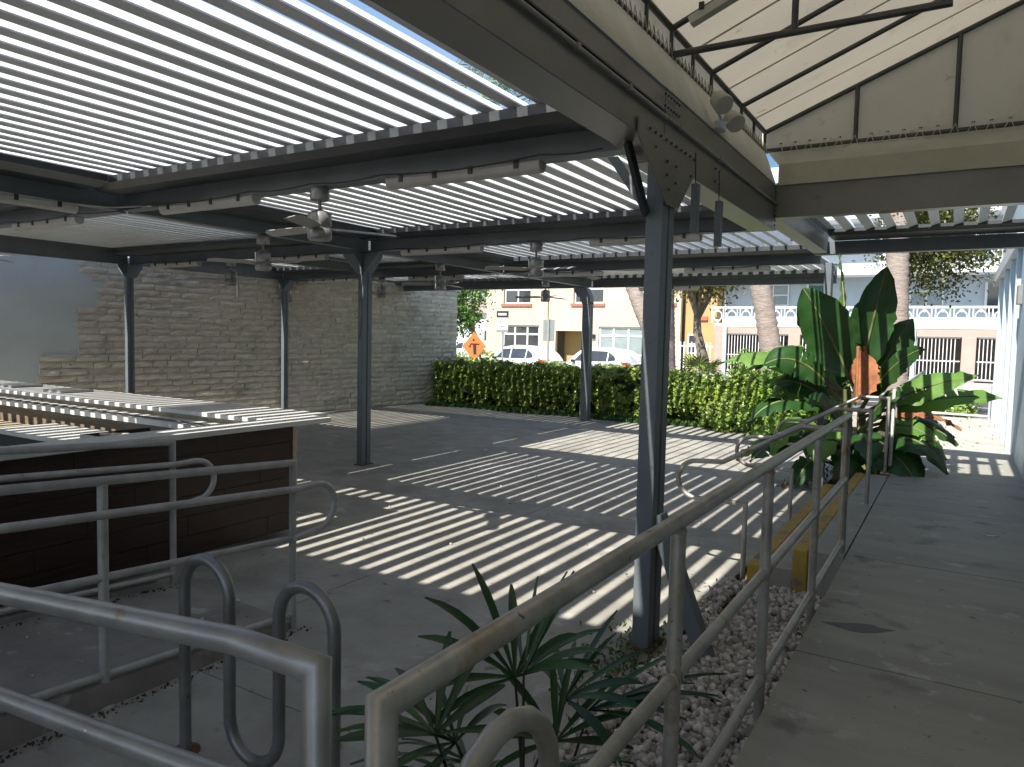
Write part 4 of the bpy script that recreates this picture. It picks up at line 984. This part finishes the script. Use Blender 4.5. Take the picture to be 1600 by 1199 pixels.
# ================================================================ VEGETATION
def hedge(x0, x1, y0, y1, zt_, label, n, seed, mt='hedge', lim=None):
    t = thing('clipped_hedge', label, 'hedge', ((x0+x1)/2, (y0+y1)/2, 0))
    # points mostly on front, top, ends
    A = [(x1-x0)*zt_, (x1-x0)*(y1-y0), (y1-y0)*zt_*2]; tot = sum(A); cs = []; ns = []
    for kind, a in enumerate(A):
        m_ = int(n*a/tot); u, v = rng.random(m_), rng.random(m_); d = rng.random(m_)**2*.22
        if kind == 0: p = np.stack([x0+(x1-x0)*u, y0+d, .10+(zt_-.12)*v], 1); q = np.tile([0, -1, .45], (m_, 1))
        elif kind == 1: p = np.stack([x0+(x1-x0)*u, y0+(y1-y0)*v, zt_-d], 1); q = np.tile([0, -.1, 1.], (m_, 1))
        else:
            s_ = rng.random(m_) < .5; p = np.stack([np.where(s_, x0+d, x1-d), y0+(y1-y0)*u, .1+(zt_-.1)*v], 1); q = np.stack([np.where(s_, -1., 1.), np.full(m_, -.3), np.full(m_, .4)], 1)
        cs.append(p); ns.append(q)
    c = np.concatenate(cs); q = np.concatenate(ns)
    l = lump(c, 2.2)+.6*lump(c+3, 5.5); c = c+unit(q)*(l*.12)[:, None]+rng.normal(size=c.shape)*np.array([.03, .05, .03]); c[:, 2] += .05*lump(c*np.array([1, .3, 0]), 1.1)*(c[:, 2] > .6)
    # clumps of cover with gaps low down
    keep = (lump(c+7, 1.6) > -.70+.45*(c[:, 2] < .4)); c = c[keep]; q = q[keep]
    V, Fq = rosettes(c, unit(q+rng.normal(size=q.shape)*.45), .062)
    cloud('foliage', mt, V, Fq, t)
    MB().box(x0+.25, x1-.25, y0+.24, y1-.2, .05, zt_-.22).build('dark_core', 'hedgecore', t)  # solid dark core added inside so the hedge is not see-through
    return t
hedge(-12.9, -5.8, 16.95, 18.7, 1.14, 'long clipped dark green hedge along the far edge of the courtyard', 24000, 1)
hedge(-30, -17.6, 27.1-.6, 27.6, 1.25, 'far hedge strip behind the orange sign', 2600, 2, 'lime')
def shrub(x, y, rx, rz_h, n, mt, label, size=.07, z0=0, name='shrub', group=None):
    t = thing(name, label, 'shrub', (x, y, z0), group)
    d = rng.normal(size=(n, 3)); d = unit(d); rad = (rng.random(n)**.35)
    c = d*rad[:, None]*np.array([rx, rx*.8, rz_h/2])+np.array([x, y, z0+rz_h/2])
    c += d*(lump(c, 2.6)*.22*rx)[:, None]; k = c[:, 2] > z0+.03; c = c[k]; d = d[k]
    V, Fq = rosettes(c, unit(d+np.array([0, -.2, .6])+rng.normal(size=d.shape)*.4), size)
    cloud('foliage', mt, V, Fq, t)
    mb = MB()
    for i in range(9):
        a = random.random()*6.28; mb.tube([(x, y, z0), (x+math.cos(a)*rx*.35, y+math.sin(a)*rx*.3, z0+rz_h*.45), (x+math.cos(a)*rx*.6, y+math.sin(a)*rx*.5, z0+rz_h*.8)], [.02, .014, .006], 5)
    mb.build('stems', 'bark', t)
    return t
shrub(-5.35, 17.3, .85, 1.3, 2200, 'hedge', 'mid green shrub right behind the main post')
shrub(-4.6, 17.0, .8, 1.15, 2000, 'lime', 'yellow-green shrub between the main post and the leaning palm trunk', .07)
shrub(-3.95, 16.9, .8, 1.3, 2000, 'hedge', 'leafy green shrub left of the leaning palm trunk', .075)
shrub(-3.2, 16.6, .75, 1.45, 2000, 'lime', 'bright lime shrub at the foot of the leaning palm trunk', .075)
shrub(-4.3, 16.2, .55, .62, 700, 'hedge', 'low green shrub on the edge of the paving, left of the lime shrub', .06)
shrub(-3.25, 15.9, .6, .7, 700, 'hedge', 'low green shrub on the paving edge beside the banana plant', .06)
shrub(-2.6, 18.3, .65, 1.7, 1300, 'lime', 'tall lime shrub behind the banana leaves', .08)
shrub(-4.9, 20.5, .6, 1.75, 1200, 'hedge', 'dark green bush in front of the garage bars', .08)
shrub(-.75, 20.9, .75, .85, 1400, 'hedge', 'green bush beyond the end railing, right beside the banana', .065)
shrub(-.05, 21.0, .5, .75, 900, 'hedge', 'smaller green bush beyond the middle of the end railing', .065)
shrub(.1, 24.2, .5, .5, 400, 'hedge', 'small sparse bush near the far pavement', .065)
# grass strip
n = 9000
gx = -12.8+9.6*rng.random(n); gy = 16.32+.55*rng.random(n)**.8+.12*np.sin(gx*2.1)
k = rng.random(n) < .95
V, Fq = leafcloud(np.stack([gx, gy, np.zeros(n)], 1), .11, np.tile([0, 0, 1.], (n, 1)), .55, .22)
tagit(cloud('grass', 'grass', V, Fq), 'fringe of short green ground cover at the foot of the hedge', 'grass', kind='stuff')
n = 700
gx = -1.62+.30*rng.normal(size=n)*.5; gy = 4.2+.35*rng.normal(size=n)
V, Fq = leafcloud(np.stack([np.minimum(gx, -1.3), gy, np.full(n, .005)], 1), .035, np.tile([0, 0, 1.], (n, 1)), .8, .5)
tagit(cloud('weeds', 'grass', V, Fq), 'tiny weeds sprouting round the foot of the main post', 'weeds', kind='stuff')
# trees
def tree(x, y, h, crown, mt, label, trunk, n, size, z0=0, bark='bark', name='tree', branches=7):
    t = thing(name, label, 'tree', (x, y, z0)); mb = MB(); mb.tube(trunk[0], trunk[1], 10)
    tip = Vector(trunk[0][-1]); cc = Vector(crown[0]); cr_ = crown[1]
    for i in range(branches):
        a = i*2.4+.3; e = cc+Vector((math.cos(a)*cr_[0]*.7, math.sin(a)*cr_[1]*.7, (random.random()-.3)*cr_[2]*.8))
        st_ = tip.lerp(Vector(trunk[0][-2]), random.random()*.6); md = st_.lerp(e, .5)+Vector((0, 0, .1*h*.3)); rr_ = trunk[1][-1]
        mb.tube([st_, md, e], [rr_*.8, rr_*.45, rr_*.12], 7)
    mb.build('trunk', bark, t)
    nc = max(20, n//70); d = unit(rng.normal(size=(nc, 3))); rad = rng.random(nc)**.45
    cen = d*rad[:, None]*np.array(cr_)+np.array(cc); m_ = n//nc; P_ = np.repeat(cen, m_, 0)+rng.normal(size=(nc*m_, 3))*np.array([.17, .17, .13])*max(cr_)
    V, Fq = leafcloud(P_, size, unit(P_-np.array(cc)+np.array([0, 0, .5])), 1.0, .55)
    cloud('crown', mt, V, Fq, t)
    return t
tree(-22.9, 33.9, 6, ((-23.8, 33.2, 4.0), (1.6, 1.6, 1.9)), 'treeleaf', 'bright green street tree left of the yellow building', ([(-22.8, 33.9, 0), (-22.8, 33.8, 1.6), (-23.2, 33.6, 2.6)], [.17, .15, .11]), 5200, .20)
tree(-7.45, 26, 5, ((-7.85, 25.8, 4.6), (1.75, 1.6, 1.05)), 'oliveleaf', 'small olive-leaved tree with mottled trunk in front of the ochre wall', ([(-7.75, 26, 0), (-7.75, 26, 1.2), (-8.05, 26, 2.3), (-8.1, 26, 3.3)], [.20, .19, .15, .11]), 6000, .15, branches=9)
tree(.6, 22.6, 7, ((-.55, 21.3, 4.75), (1.35, 1.4, 1.45)), 'darkleaf', 'tree overhanging the far landing with drooping olive-brown foliage', ([(-1.42, 22.9, 0), (-1.47, 22.9, 2.5), (-1.52, 22.6, 4.9)], [.14, .12, .09]), 11000, .10, branches=9)
# palms
def frond(base, d0, L, droop, nl, lw_, ll, parent, mt='frond', nm='frond', vee=.5):
    d0 = Vector(d0).normalized(); side = d0.cross(Vector((0, 0, 1))).normalized(); p = Vector(base); d = d0.copy(); pts = [p.copy()]; ds = [d.copy()]; n_ = 14
    for i in range(n_):
        d = (d+Vector((0, 0, -droop/n_))).normalized(); p = p+d*(L/n_); pts.append(p.copy()); ds.append(d.copy())
    mb = MB(); mb.tube(pts, [.025*(1-.85*i/n_) for i in range(n_+1)], 5)
    for i in range(nl):
        u = .12+.88*i/(nl-1); f_ = u*n_; k_ = min(n_-1, int(f_)); q = pts[k_].lerp(pts[k_+1], f_-k_); dd = ds[k_]
        upv_ = side.cross(dd).normalized(); l_ = ll*math.sin(math.pi*min(.97, .18+.80*u))**.6
        for s_ in (-1, 1):
            ld = (side*s_*1.0+dd*.55+upv_*vee*random.uniform(.3, 1)).normalized(); m1 = q+ld*l_*.5; dr = Vector((0, 0, -.35*l_*random.uniform(.6, 1.5))); tip = q+ld*l_*.9+dr
            w_ = dd*lw_*.5
            mb.add([q-w_*.5, q+w_*.5, m1+w_+dr*.25, m1-w_+dr*.25, tip], [(0, 1, 2, 3), (3, 2, 4)])
    return mb.build(nm, mt, parent)
def ringed(mb, pts, rads, n=14):
    P_ = []; Rr = []
    pts = [Vector(p) for p in pts]
    for i in range(len(pts)-1):
        L_ = (pts[i+1]-pts[i]).length; k_ = max(2, int(L_/.09))
        for j in range(k_):
            u = j/k_; P_.append(pts[i].lerp(pts[i+1], u)); Rr.append((rads[i]*(1-u)+rads[i+1]*u)*(1+(.05 if j % 2 else -.04)+random.uniform(-.03, .03)))
    P_.append(pts[-1]); Rr.append(rads[-1]); mb.tube(P_, Rr, n)
t = thing('palm_tree', 'palm with thick scarred trunk leaning left, behind the steps', 'palm tree', (-3.7, 18.3, 0))
mb = MB(); ringed(mb, [(-3.62, 18.2, 0), (-3.75, 18.2, .9), (-3.83, 18.2, 1.8), (-4.0, 18.2, 2.7), (-4.2, 18.2, 3.6), (-4.6, 18.3, 6.2), (-5.3, 18.4, 9)], [.32, .29, .25, .24, .24, .2, .16]); mb.build('trunk', 'palmbark', t)
for i in range(16): frond((-5.3, 18.4, 9), (math.cos(i*2.4), math.sin(i*2.4), .9-.06*i), 3.4, 1.7, 34, .05, .75, t)
t = thing('palm_tree', 'straight thick palm trunk rising right behind the banana plant', 'palm tree', (-1.3, 20, 0))
mb = MB(); ringed(mb, [(-1.2, 20, 0), (-1.28, 20, 2.0), (-1.36, 20, 4.2), (-1.5, 20, 8.5)], [.27, .255, .25, .2]); mb.build('trunk', 'palmbark', t)
for i in range(14): frond((-1.5, 20, 8.5), (math.cos(i*2.4), math.sin(i*2.4), .9-.06*i), 3.0, 1.5, 30, .05, .7, t)
t = thing('palm_tree', 'tall leaning palm behind the main post, its crown seen through the roof slats', 'palm tree', (-6.8, 22, 0))
mb = MB(); ringed(mb, [(-7.0, 20, 0), (-7.35, 20, 1.8), (-8.1, 20, 3.4), (-9.8, 20, 7.5), (-11.6, 20, 10.6)], [.3, .24, .21, .17, .14]); mb.build('trunk', 'palmbark', t)
for i in range(20): frond((-11.6, 20, 10.6), (math.cos(i*2.4), math.sin(i*2.4), 1.0-.06*i), 3.3, 1.8, 40, .05, .85, t)
t = thing('palm_tree', 'feathery palm crown beyond the yellow building, seen through the slats above the second beam', 'palm tree', (-11.6, 27, 0))
mb = MB(); ringed(mb, [(-9.3, 27, 0), (-9.5, 27, 4), (-12.2, 27, 9.2)], [.2, .17, .14]); mb.build('trunk', 'palmbark', t)
for i in range(16): frond((-12.2, 27, 9.2), (math.cos(i*2.4), math.sin(i*2.4), 1.0-.07*i), 2.8, 1.8, 34, .05, .7, t)
t = thing('fan_palm', 'small fan palm with spiky light green leaves in front of the picket fence', 'palm', (-6.9, 22.5, 0))
MB().tube([(-6.9, 22.5, 0), (-6.9, 22.5, .8)], [.16, .12], 8).build('trunk', 'palmbark', t)
for i in range(17):
    a = i*2.4; el = .1+1.1*random.random(); d = Vector((math.cos(a)*math.cos(el), math.sin(a)*math.cos(el), math.sin(el))); o_ = Vector((-6.9, 22.5, .8)); hub = o_+d*.55
    mb = MB(); mb.tube([o_, hub], .012, 4); s1 = d.cross(Vector((0, 0, 1))).normalized(); u1 = s1.cross(d)
    for j in range(15):
        th = R(-105+15*j); l_ = .52*(1-.15*abs(math.sin(th))); dd = (d*math.cos(th)+s1*math.sin(th)+u1*.12*(j % 2)).normalized(); pr_ = dd.cross(u1).normalized()*.030
        mb.add([hub, hub+dd*l_*.5+pr_, hub+dd*l_+Vector((0, 0, -.07)), hub+dd*l_*.5-pr_], [(0, 1, 2, 3)])
    mb.build('leaf', 'frond' if i % 3 else 'lime', t)

# banana plant
bn = thing('banana_plant', 'big banana plant with broad leaves, coloured dark as in shade, beside the steps', 'banana plant', (-1.25, 11.2, 0))
def bleaf(base, d0, L, W, bend, mt='banana', roll=0., pet=.5, tears=0, parent=bn, name='leaf', fold=.25, seed=0, label=None):
    rnd = random.Random(seed)
    d = Vector(d0).normalized(); p = Vector(base); n_ = 20
    side = d.cross(Vector((0, 0, 1)));
    if side.length < .05: side = Vector((1, 0, 0))
    side = (Matrix.Rotation(roll, 3, d) @ side.normalized())
    pp = [p.copy()]
    for i in range(5):
        p = p+d*pet/5; d = (d+Vector((0, 0, -bend*.1/5))).normalized(); pp.append(p.copy())
    pts = [p.copy()]; ds = [d.copy()]
    for i in range(n_):
        d = (d+Vector((0, 0, -bend/n_*(.4+1.2*i/n_)))).normalized(); p = p+d*L/n_; pts.append(p.copy()); ds.append(d.copy())
    mb = MB(); offs = [-1, -.66, -.33, 0, .33, .66, 1]
    rows = []
    sd0 = side
    ph = rnd.random()*6
    for i in range(n_+1):
        u = i/n_; wdt = W*.5*(math.sin(math.pi*min(1, u*1.02+.0))**.55 if 0 < u < 1 else .04)*(1-.15*u)
        sdv = (sd0-ds[i]*sd0.dot(ds[i])).normalized(); nv = sdv.cross(ds[i]).normalized(); row = []
        if nv.z < 0 and abs(roll) < .1: nv = -nv
        for o_ in offs:
            wob = .014*math.sin(u*34+o_*4+ph)*abs(o_)+.05*W*math.sin(u*7+ph)*o_
            if abs(o_) == 1: wob += rnd.uniform(-.02, .02)
            row.append(pts[i]+sdv*o_*wdt*(rnd.uniform(.88, 1.04) if abs(o_) == 1 else 1)+nv*(abs(o_)*wdt*fold*1.0+wob-abs(o_)**2*wdt*.35))
        rows.append(row)
    tear_at = {}
    for k_ in range(tears): tear_at[(rnd.randrange(3, n_-2), rnd.choice((0, 1)))] = 1
    for sidei in (0, 1):
        rng_ = range(0, 3) if sidei == 0 else range(3, 6)
        for i in range(n_):
            gap = .5 if (i, sidei) in tear_at else 0
            for j in rng_:
                a, b_, c, e = rows[i][j], rows[i][j+1], rows[i+1][j+1], rows[i+1][j]
                if gap:
                    outer = (j-rng_.start if sidei else rng_.stop-1-j)
                    e = Vector(e).lerp(Vector(a), .35+.2*outer); c = Vector(c).lerp(Vector(b_), .0 if outer == 0 else .35)
                mb.add([a, b_, c, e], [(0, 1, 2, 3)], True)
    o = mb.build(name, mt, parent)
    if label: o['label'] = label
    # weld so shading is smooth
    import bmesh
    bm = bmesh.new(); bm.from_mesh(o.data); bmesh.ops.remove_doubles(bm, verts=bm.verts, dist=.0004); bm.to_mesh(o.data); bm.free()
    mb = MB(); allp = pp+pts[1:]; k_ = len(allp)
    mb.tube([q-Vector((0, 0, .004)) for q in allp], [.026*(1-.8*i/k_)+.003 for i in range(k_)], 6); mb.build('midrib', 'deadleaf' if mt == 'deadleaf' else 'petiole', o)
    return o
B0 = (-1.3, 11.15)
for k, (dx, dy, h_, r_) in enumerate(((0, 0, 1.35, .11), (.25, .15, 1.1, .09), (-.35, .1, .9, .08), (.05, -.25, .8, .07), (.45, -.1, .7, .07))):
    MB().tube([(B0[0]+dx, B0[1]+dy, 0), (B0[0]+dx*.9, B0[1]+dy, h_*.5), (B0[0]+dx*.7, B0[1]+dy, h_)], [r_*1.2, r_, r_*.5], 10).build('stem', 'petiole', bn)
# (base, direction, length, width, bend, material, roll, petiole, tears)
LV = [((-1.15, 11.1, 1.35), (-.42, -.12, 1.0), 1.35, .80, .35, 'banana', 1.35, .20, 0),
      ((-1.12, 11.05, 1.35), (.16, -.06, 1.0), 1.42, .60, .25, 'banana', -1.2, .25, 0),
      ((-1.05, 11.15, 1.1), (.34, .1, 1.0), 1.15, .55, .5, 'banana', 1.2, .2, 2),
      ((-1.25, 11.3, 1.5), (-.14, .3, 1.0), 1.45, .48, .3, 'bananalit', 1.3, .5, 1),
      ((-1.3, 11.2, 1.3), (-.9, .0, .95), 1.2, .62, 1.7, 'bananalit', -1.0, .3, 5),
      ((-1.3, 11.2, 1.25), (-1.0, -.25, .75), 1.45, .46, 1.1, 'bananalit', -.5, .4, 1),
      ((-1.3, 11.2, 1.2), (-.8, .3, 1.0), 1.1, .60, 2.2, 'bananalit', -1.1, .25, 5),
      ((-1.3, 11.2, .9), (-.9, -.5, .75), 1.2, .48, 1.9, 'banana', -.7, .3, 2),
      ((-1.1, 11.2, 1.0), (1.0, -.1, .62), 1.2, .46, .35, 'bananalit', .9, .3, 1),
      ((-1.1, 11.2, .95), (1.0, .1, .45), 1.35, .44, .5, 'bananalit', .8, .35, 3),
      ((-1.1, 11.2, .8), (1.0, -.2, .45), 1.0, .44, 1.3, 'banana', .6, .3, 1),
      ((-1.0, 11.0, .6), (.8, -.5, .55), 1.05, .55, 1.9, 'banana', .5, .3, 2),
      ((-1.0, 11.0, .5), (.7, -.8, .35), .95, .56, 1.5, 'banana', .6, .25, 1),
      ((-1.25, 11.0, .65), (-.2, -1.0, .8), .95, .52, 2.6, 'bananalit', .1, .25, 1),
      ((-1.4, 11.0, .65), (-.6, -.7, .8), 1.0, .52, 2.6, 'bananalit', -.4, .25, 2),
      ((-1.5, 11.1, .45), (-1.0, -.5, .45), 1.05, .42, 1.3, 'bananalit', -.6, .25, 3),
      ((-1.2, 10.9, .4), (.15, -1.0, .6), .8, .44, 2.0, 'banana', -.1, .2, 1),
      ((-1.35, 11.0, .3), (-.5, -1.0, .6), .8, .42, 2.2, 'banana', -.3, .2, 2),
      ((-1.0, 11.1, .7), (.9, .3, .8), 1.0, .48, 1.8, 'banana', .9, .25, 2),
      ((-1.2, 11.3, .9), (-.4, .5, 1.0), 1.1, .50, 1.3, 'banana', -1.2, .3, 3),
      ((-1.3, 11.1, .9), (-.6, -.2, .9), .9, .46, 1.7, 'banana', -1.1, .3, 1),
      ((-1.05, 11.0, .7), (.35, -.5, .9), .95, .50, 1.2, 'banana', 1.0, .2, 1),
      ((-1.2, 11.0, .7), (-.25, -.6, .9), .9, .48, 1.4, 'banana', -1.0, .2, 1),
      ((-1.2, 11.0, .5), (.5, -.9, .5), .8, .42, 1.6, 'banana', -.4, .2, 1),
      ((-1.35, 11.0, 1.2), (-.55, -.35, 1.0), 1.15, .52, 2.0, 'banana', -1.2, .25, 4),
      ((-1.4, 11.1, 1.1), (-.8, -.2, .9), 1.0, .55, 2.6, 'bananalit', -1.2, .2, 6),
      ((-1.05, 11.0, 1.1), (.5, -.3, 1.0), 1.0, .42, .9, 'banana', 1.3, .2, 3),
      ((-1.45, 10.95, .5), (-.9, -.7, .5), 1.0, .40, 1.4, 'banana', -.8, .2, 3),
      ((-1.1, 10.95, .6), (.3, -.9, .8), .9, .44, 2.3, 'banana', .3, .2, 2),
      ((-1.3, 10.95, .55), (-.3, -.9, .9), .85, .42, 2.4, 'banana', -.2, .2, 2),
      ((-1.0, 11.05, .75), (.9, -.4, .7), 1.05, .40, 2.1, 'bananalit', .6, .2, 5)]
for i, (bs, dr, L_, W_, bd, mt_, rl, pt, te) in enumerate(LV): bleaf((bs[0]-.04, bs[1]-.02, bs[2]), dr, L_*1.02, W_, bd, mt_, rl, pt, te, seed=i)
bleaf((-1.16, 10.93, 1.95), (.06, -.45, -1.0), .80, .46, -.5, 'deadleaf', .8, .05, 1, name='dried_leaf', fold=-.5, seed=40, label='hanging dried brown leaf')
bleaf((-1.08, 10.93, 1.95), (.22, -.35, -1.0), .66, .36, .6, 'deadleaf', .1, .05, 0, name='dried_leaf', fold=-.7, seed=41, label='curled rusty brown leaf')
bleaf((-1.0, 11.05, .95), (1.0, -.1, .35), .85, .26, 1.0, 'deadleaf', .2, .3, 2, name='dried_leaf', seed=42, label='drooping half brown leaf at the right')
tagit(cloud('leaf_litter', 'pebble', *leafcloud(np.stack([-2.0+1.2*rng.random(500), 10.3+2.2*rng.random(500), np.full(500, .01)], 1), .09, np.tile([0, 0, .15], (500, 1)), 1, .4)), 'dry brown leaf litter under the banana plant', 'leaf litter', kind='stuff')

# rhapis palm in the near bed
rh = thing('lady_palm', 'dark green lady palm with finger-like leaves in front of the near railing', 'palm', (-1.15, 1.9, 0))
def rleaf(hub, d0, l_, nf, spread_, seed):
    rnd = random.Random(seed); d0 = Vector(d0).normalized(); s1 = d0.cross(Vector((0, 0, 1))).normalized(); u1 = s1.cross(d0).normalized(); mb = MB()
    for j in range(nf):
        th = R(-spread_+2*spread_*j/(nf-1))+rnd.uniform(-.12, .12); L_ = l_*rnd.uniform(.82, 1.08)*(1-.12*abs(math.sin(th))); dd = (d0*math.cos(th)+s1*math.sin(th)+u1*rnd.uniform(0, .25)).normalized()
        wv = dd.cross(u1).normalized(); W_ = rnd.uniform(.009, .0145); vs_ = []; p = Vector(hub); d = dd.copy(); N = 7
        dr_ = rnd.uniform(.35, .9)
        for i in range(N+1):
            u = i/N; ww = W_*(.25+.95*min(1, u*2.2))*(1 if u < .8 else .75 if u < .95 else .25); vs_ += [p-wv*ww, p+u1*-.005, p+wv*ww]
            d = (d+Vector((0, 0, -dr_/N*(.3+1.4*u)))).normalized(); p = p+d*L_/N
        mb.add(vs_, [(i*3+k_, i*3+k_+1, i*3+3+k_+1, i*3+3+k_) for i in range(N) for k_ in (0, 1)], True)
    return mb.build('leaf', 'rhapis', rh)
HB = [((-1.15, 1.95, .89), (-.45, .2, .55), .34, 7, 95), ((-1.13, 1.97, .90), (.5, .5, .9), .36, 6, 60), ((-1.12, 2.25, .70), (.3, .5, .5), .33, 7, 80), ((-1.20, 1.70, .78), (-.6, -.1, .25), .36, 7, 85),
      ((-1.05, 2.30, .66), (.8, .4, .28), .42, 6, 42), ((-1.18, 1.75, .70), (.0, -.6, .2), .33, 7, 90), ((-1.05, 1.9, .62), (.4, -.2, .2), .30, 7, 95), ((-1.1, 2.15, .60), (-.3, .3, .4), .30, 7, 95),
      ((-1.0, 2.05, .50), (.9, .1, .15), .34, 6, 70), ((-1.2, 1.6, .85), (-.5, .5, .5), .30, 6, 80), ((-.98, 1.85, .52), (.9, .0, .2), .30, 6, 60), ((-1.25, 1.85, .55), (-.8, .0, .1), .32, 7, 90)]
for i, (hb, dr, l_, nf, sp) in enumerate(HB):
    rleaf(hb, dr, l_*1.15, nf+2, sp, i); base_ = Vector((-1.12+.06*math.sin(i*2.1), 1.9+.12*math.cos(i*1.7), 0)); mid_ = base_.lerp(Vector(hb), .6)+Vector((0, 0, .1))
    MB().tube([base_, mid_, hb], [.009, .006, .004], 6).build('stem', 'rhstem', rh)

# ================================================================ SMALL THINGS ON THE GROUND
tagit(MB().lathe((.32, 7.46, .36), [(.062, 0), (.062, .006), (.05, .008), (.048, .003), (0, .003)], 24).build('walkway_drain', 'plate'), 'small round metal drain set in the walkway concrete', 'drain')
tagit(MB().lathe((-6.03, 5.6, 0), [(.10, 0), (.10, .005), (.08, .006), (.078, .002), (0, .002)], 24).build('courtyard_drain', 'plate'), 'round drain cover beside the ramp loop on the courtyard floor', 'drain')
st_ = [(-.60, 4.50), (-.52, 4.54), (-.43, 4.59), (-.35, 4.62), (-.30, 4.60), (-.22, 4.60), (-.27, 4.55), (-.31, 4.50), (-.38, 4.46), (-.44, 4.45), (-.50, 4.47)]
tagit(MB().prism(st_, 'z', .3605, .362).build('damp_patch', 'stainm'), 'dark damp patch on the walkway concrete', 'stain', kind='structure')
tagit(MB().box(-6.15, -5.45, 8.9, 9.5, -.001, .004).build('patched_concrete', 'sidewalk'), 'lighter square of patched concrete in the courtyard floor', 'patch', kind='structure')
n = 90
px = np.concatenate([-4.9+1.1*rng.random(30), -6+4.3*rng.random(60)]); py = np.concatenate([.5+3*rng.random(30), 3.5+9*rng.random(60)])
pz = np.concatenate([np.array([rz_(v) for v in py[:30]])+.005, np.full(60, .006)])
V, Fq = pebbles(px, py, pz, .006+.013*rng.random(n)**3, .5)
tagit(cloud('debris', 'gravel', V, Fq), 'scattered stray pebbles and grit on the ramp and courtyard floor', 'debris', kind='stuff')
n = 40
V, Fq = leafcloud(np.stack([-5+5.5*rng.random(n), 2.5+12*rng.random(n), np.full(n, .008)], 1), .05, np.tile([0, 0, .1], (n, 1)), .6, .3)
V = V.copy(); xx_ = V[:, 0]; V[:, 2] = np.clip(V[:, 2], .003, .03)+np.where(xx_ > -.62, .36, 0)
tagit(cloud('fallen_leaves', 'pebble', V, Fq), 'a few small dry leaves blown over the floors', 'leaf litter', kind='stuff')

n = 420
yy_ = 1.5+4.6*rng.random(n); xx2 = np.where(rng.random(n) < .55, -.70-.12*rng.random(n)**2, -1.48+.10*rng.normal(size=n))
V, Fq = leafcloud(np.stack([xx2, yy_, np.full(n, .035)], 1), .045, np.tile([0, 0, .3], (n, 1)), 1, .4)
tagit(cloud('bed_litter', 'pebble', V, Fq), 'dead leaf scraps caught along the edges of the gravel bed', 'leaf litter', kind='stuff')
n = 900
t1 = rng.random(n); side_ = rng.random(n) < .6
yk_ = -2+5.4*t1; V, Fq = pebbles(np.where(side_, -3.655+.03*np.abs(rng.normal(size=n)), -5.03+.04*np.abs(rng.normal(size=n))), yk_, np.where(side_, .003, np.maximum(.02+.062*(3.4-yk_), 0)), .004+.008*rng.random(n)**3, .5)
tagit(cloud('kerb_grit', 'soil', V, Fq), 'dark grit gathered along the kerbs of the ramp', 'grit', kind='stuff')
n = 70
V, Fq = leafcloud(np.stack([-.9+1.9*rng.random(n)**.7, 13.3+6.2*rng.random(n), np.full(n, .366)], 1), .06, np.tile([0, 0, .1], (n, 1)), .7, .4)
V = V.copy(); V[:, 2] = np.clip(V[:, 2], .362, .40)
tagit(cloud('landing_leaves', 'pebble', V, Fq), 'dry leaves scattered on the sunny far landing', 'leaf litter', kind='stuff')
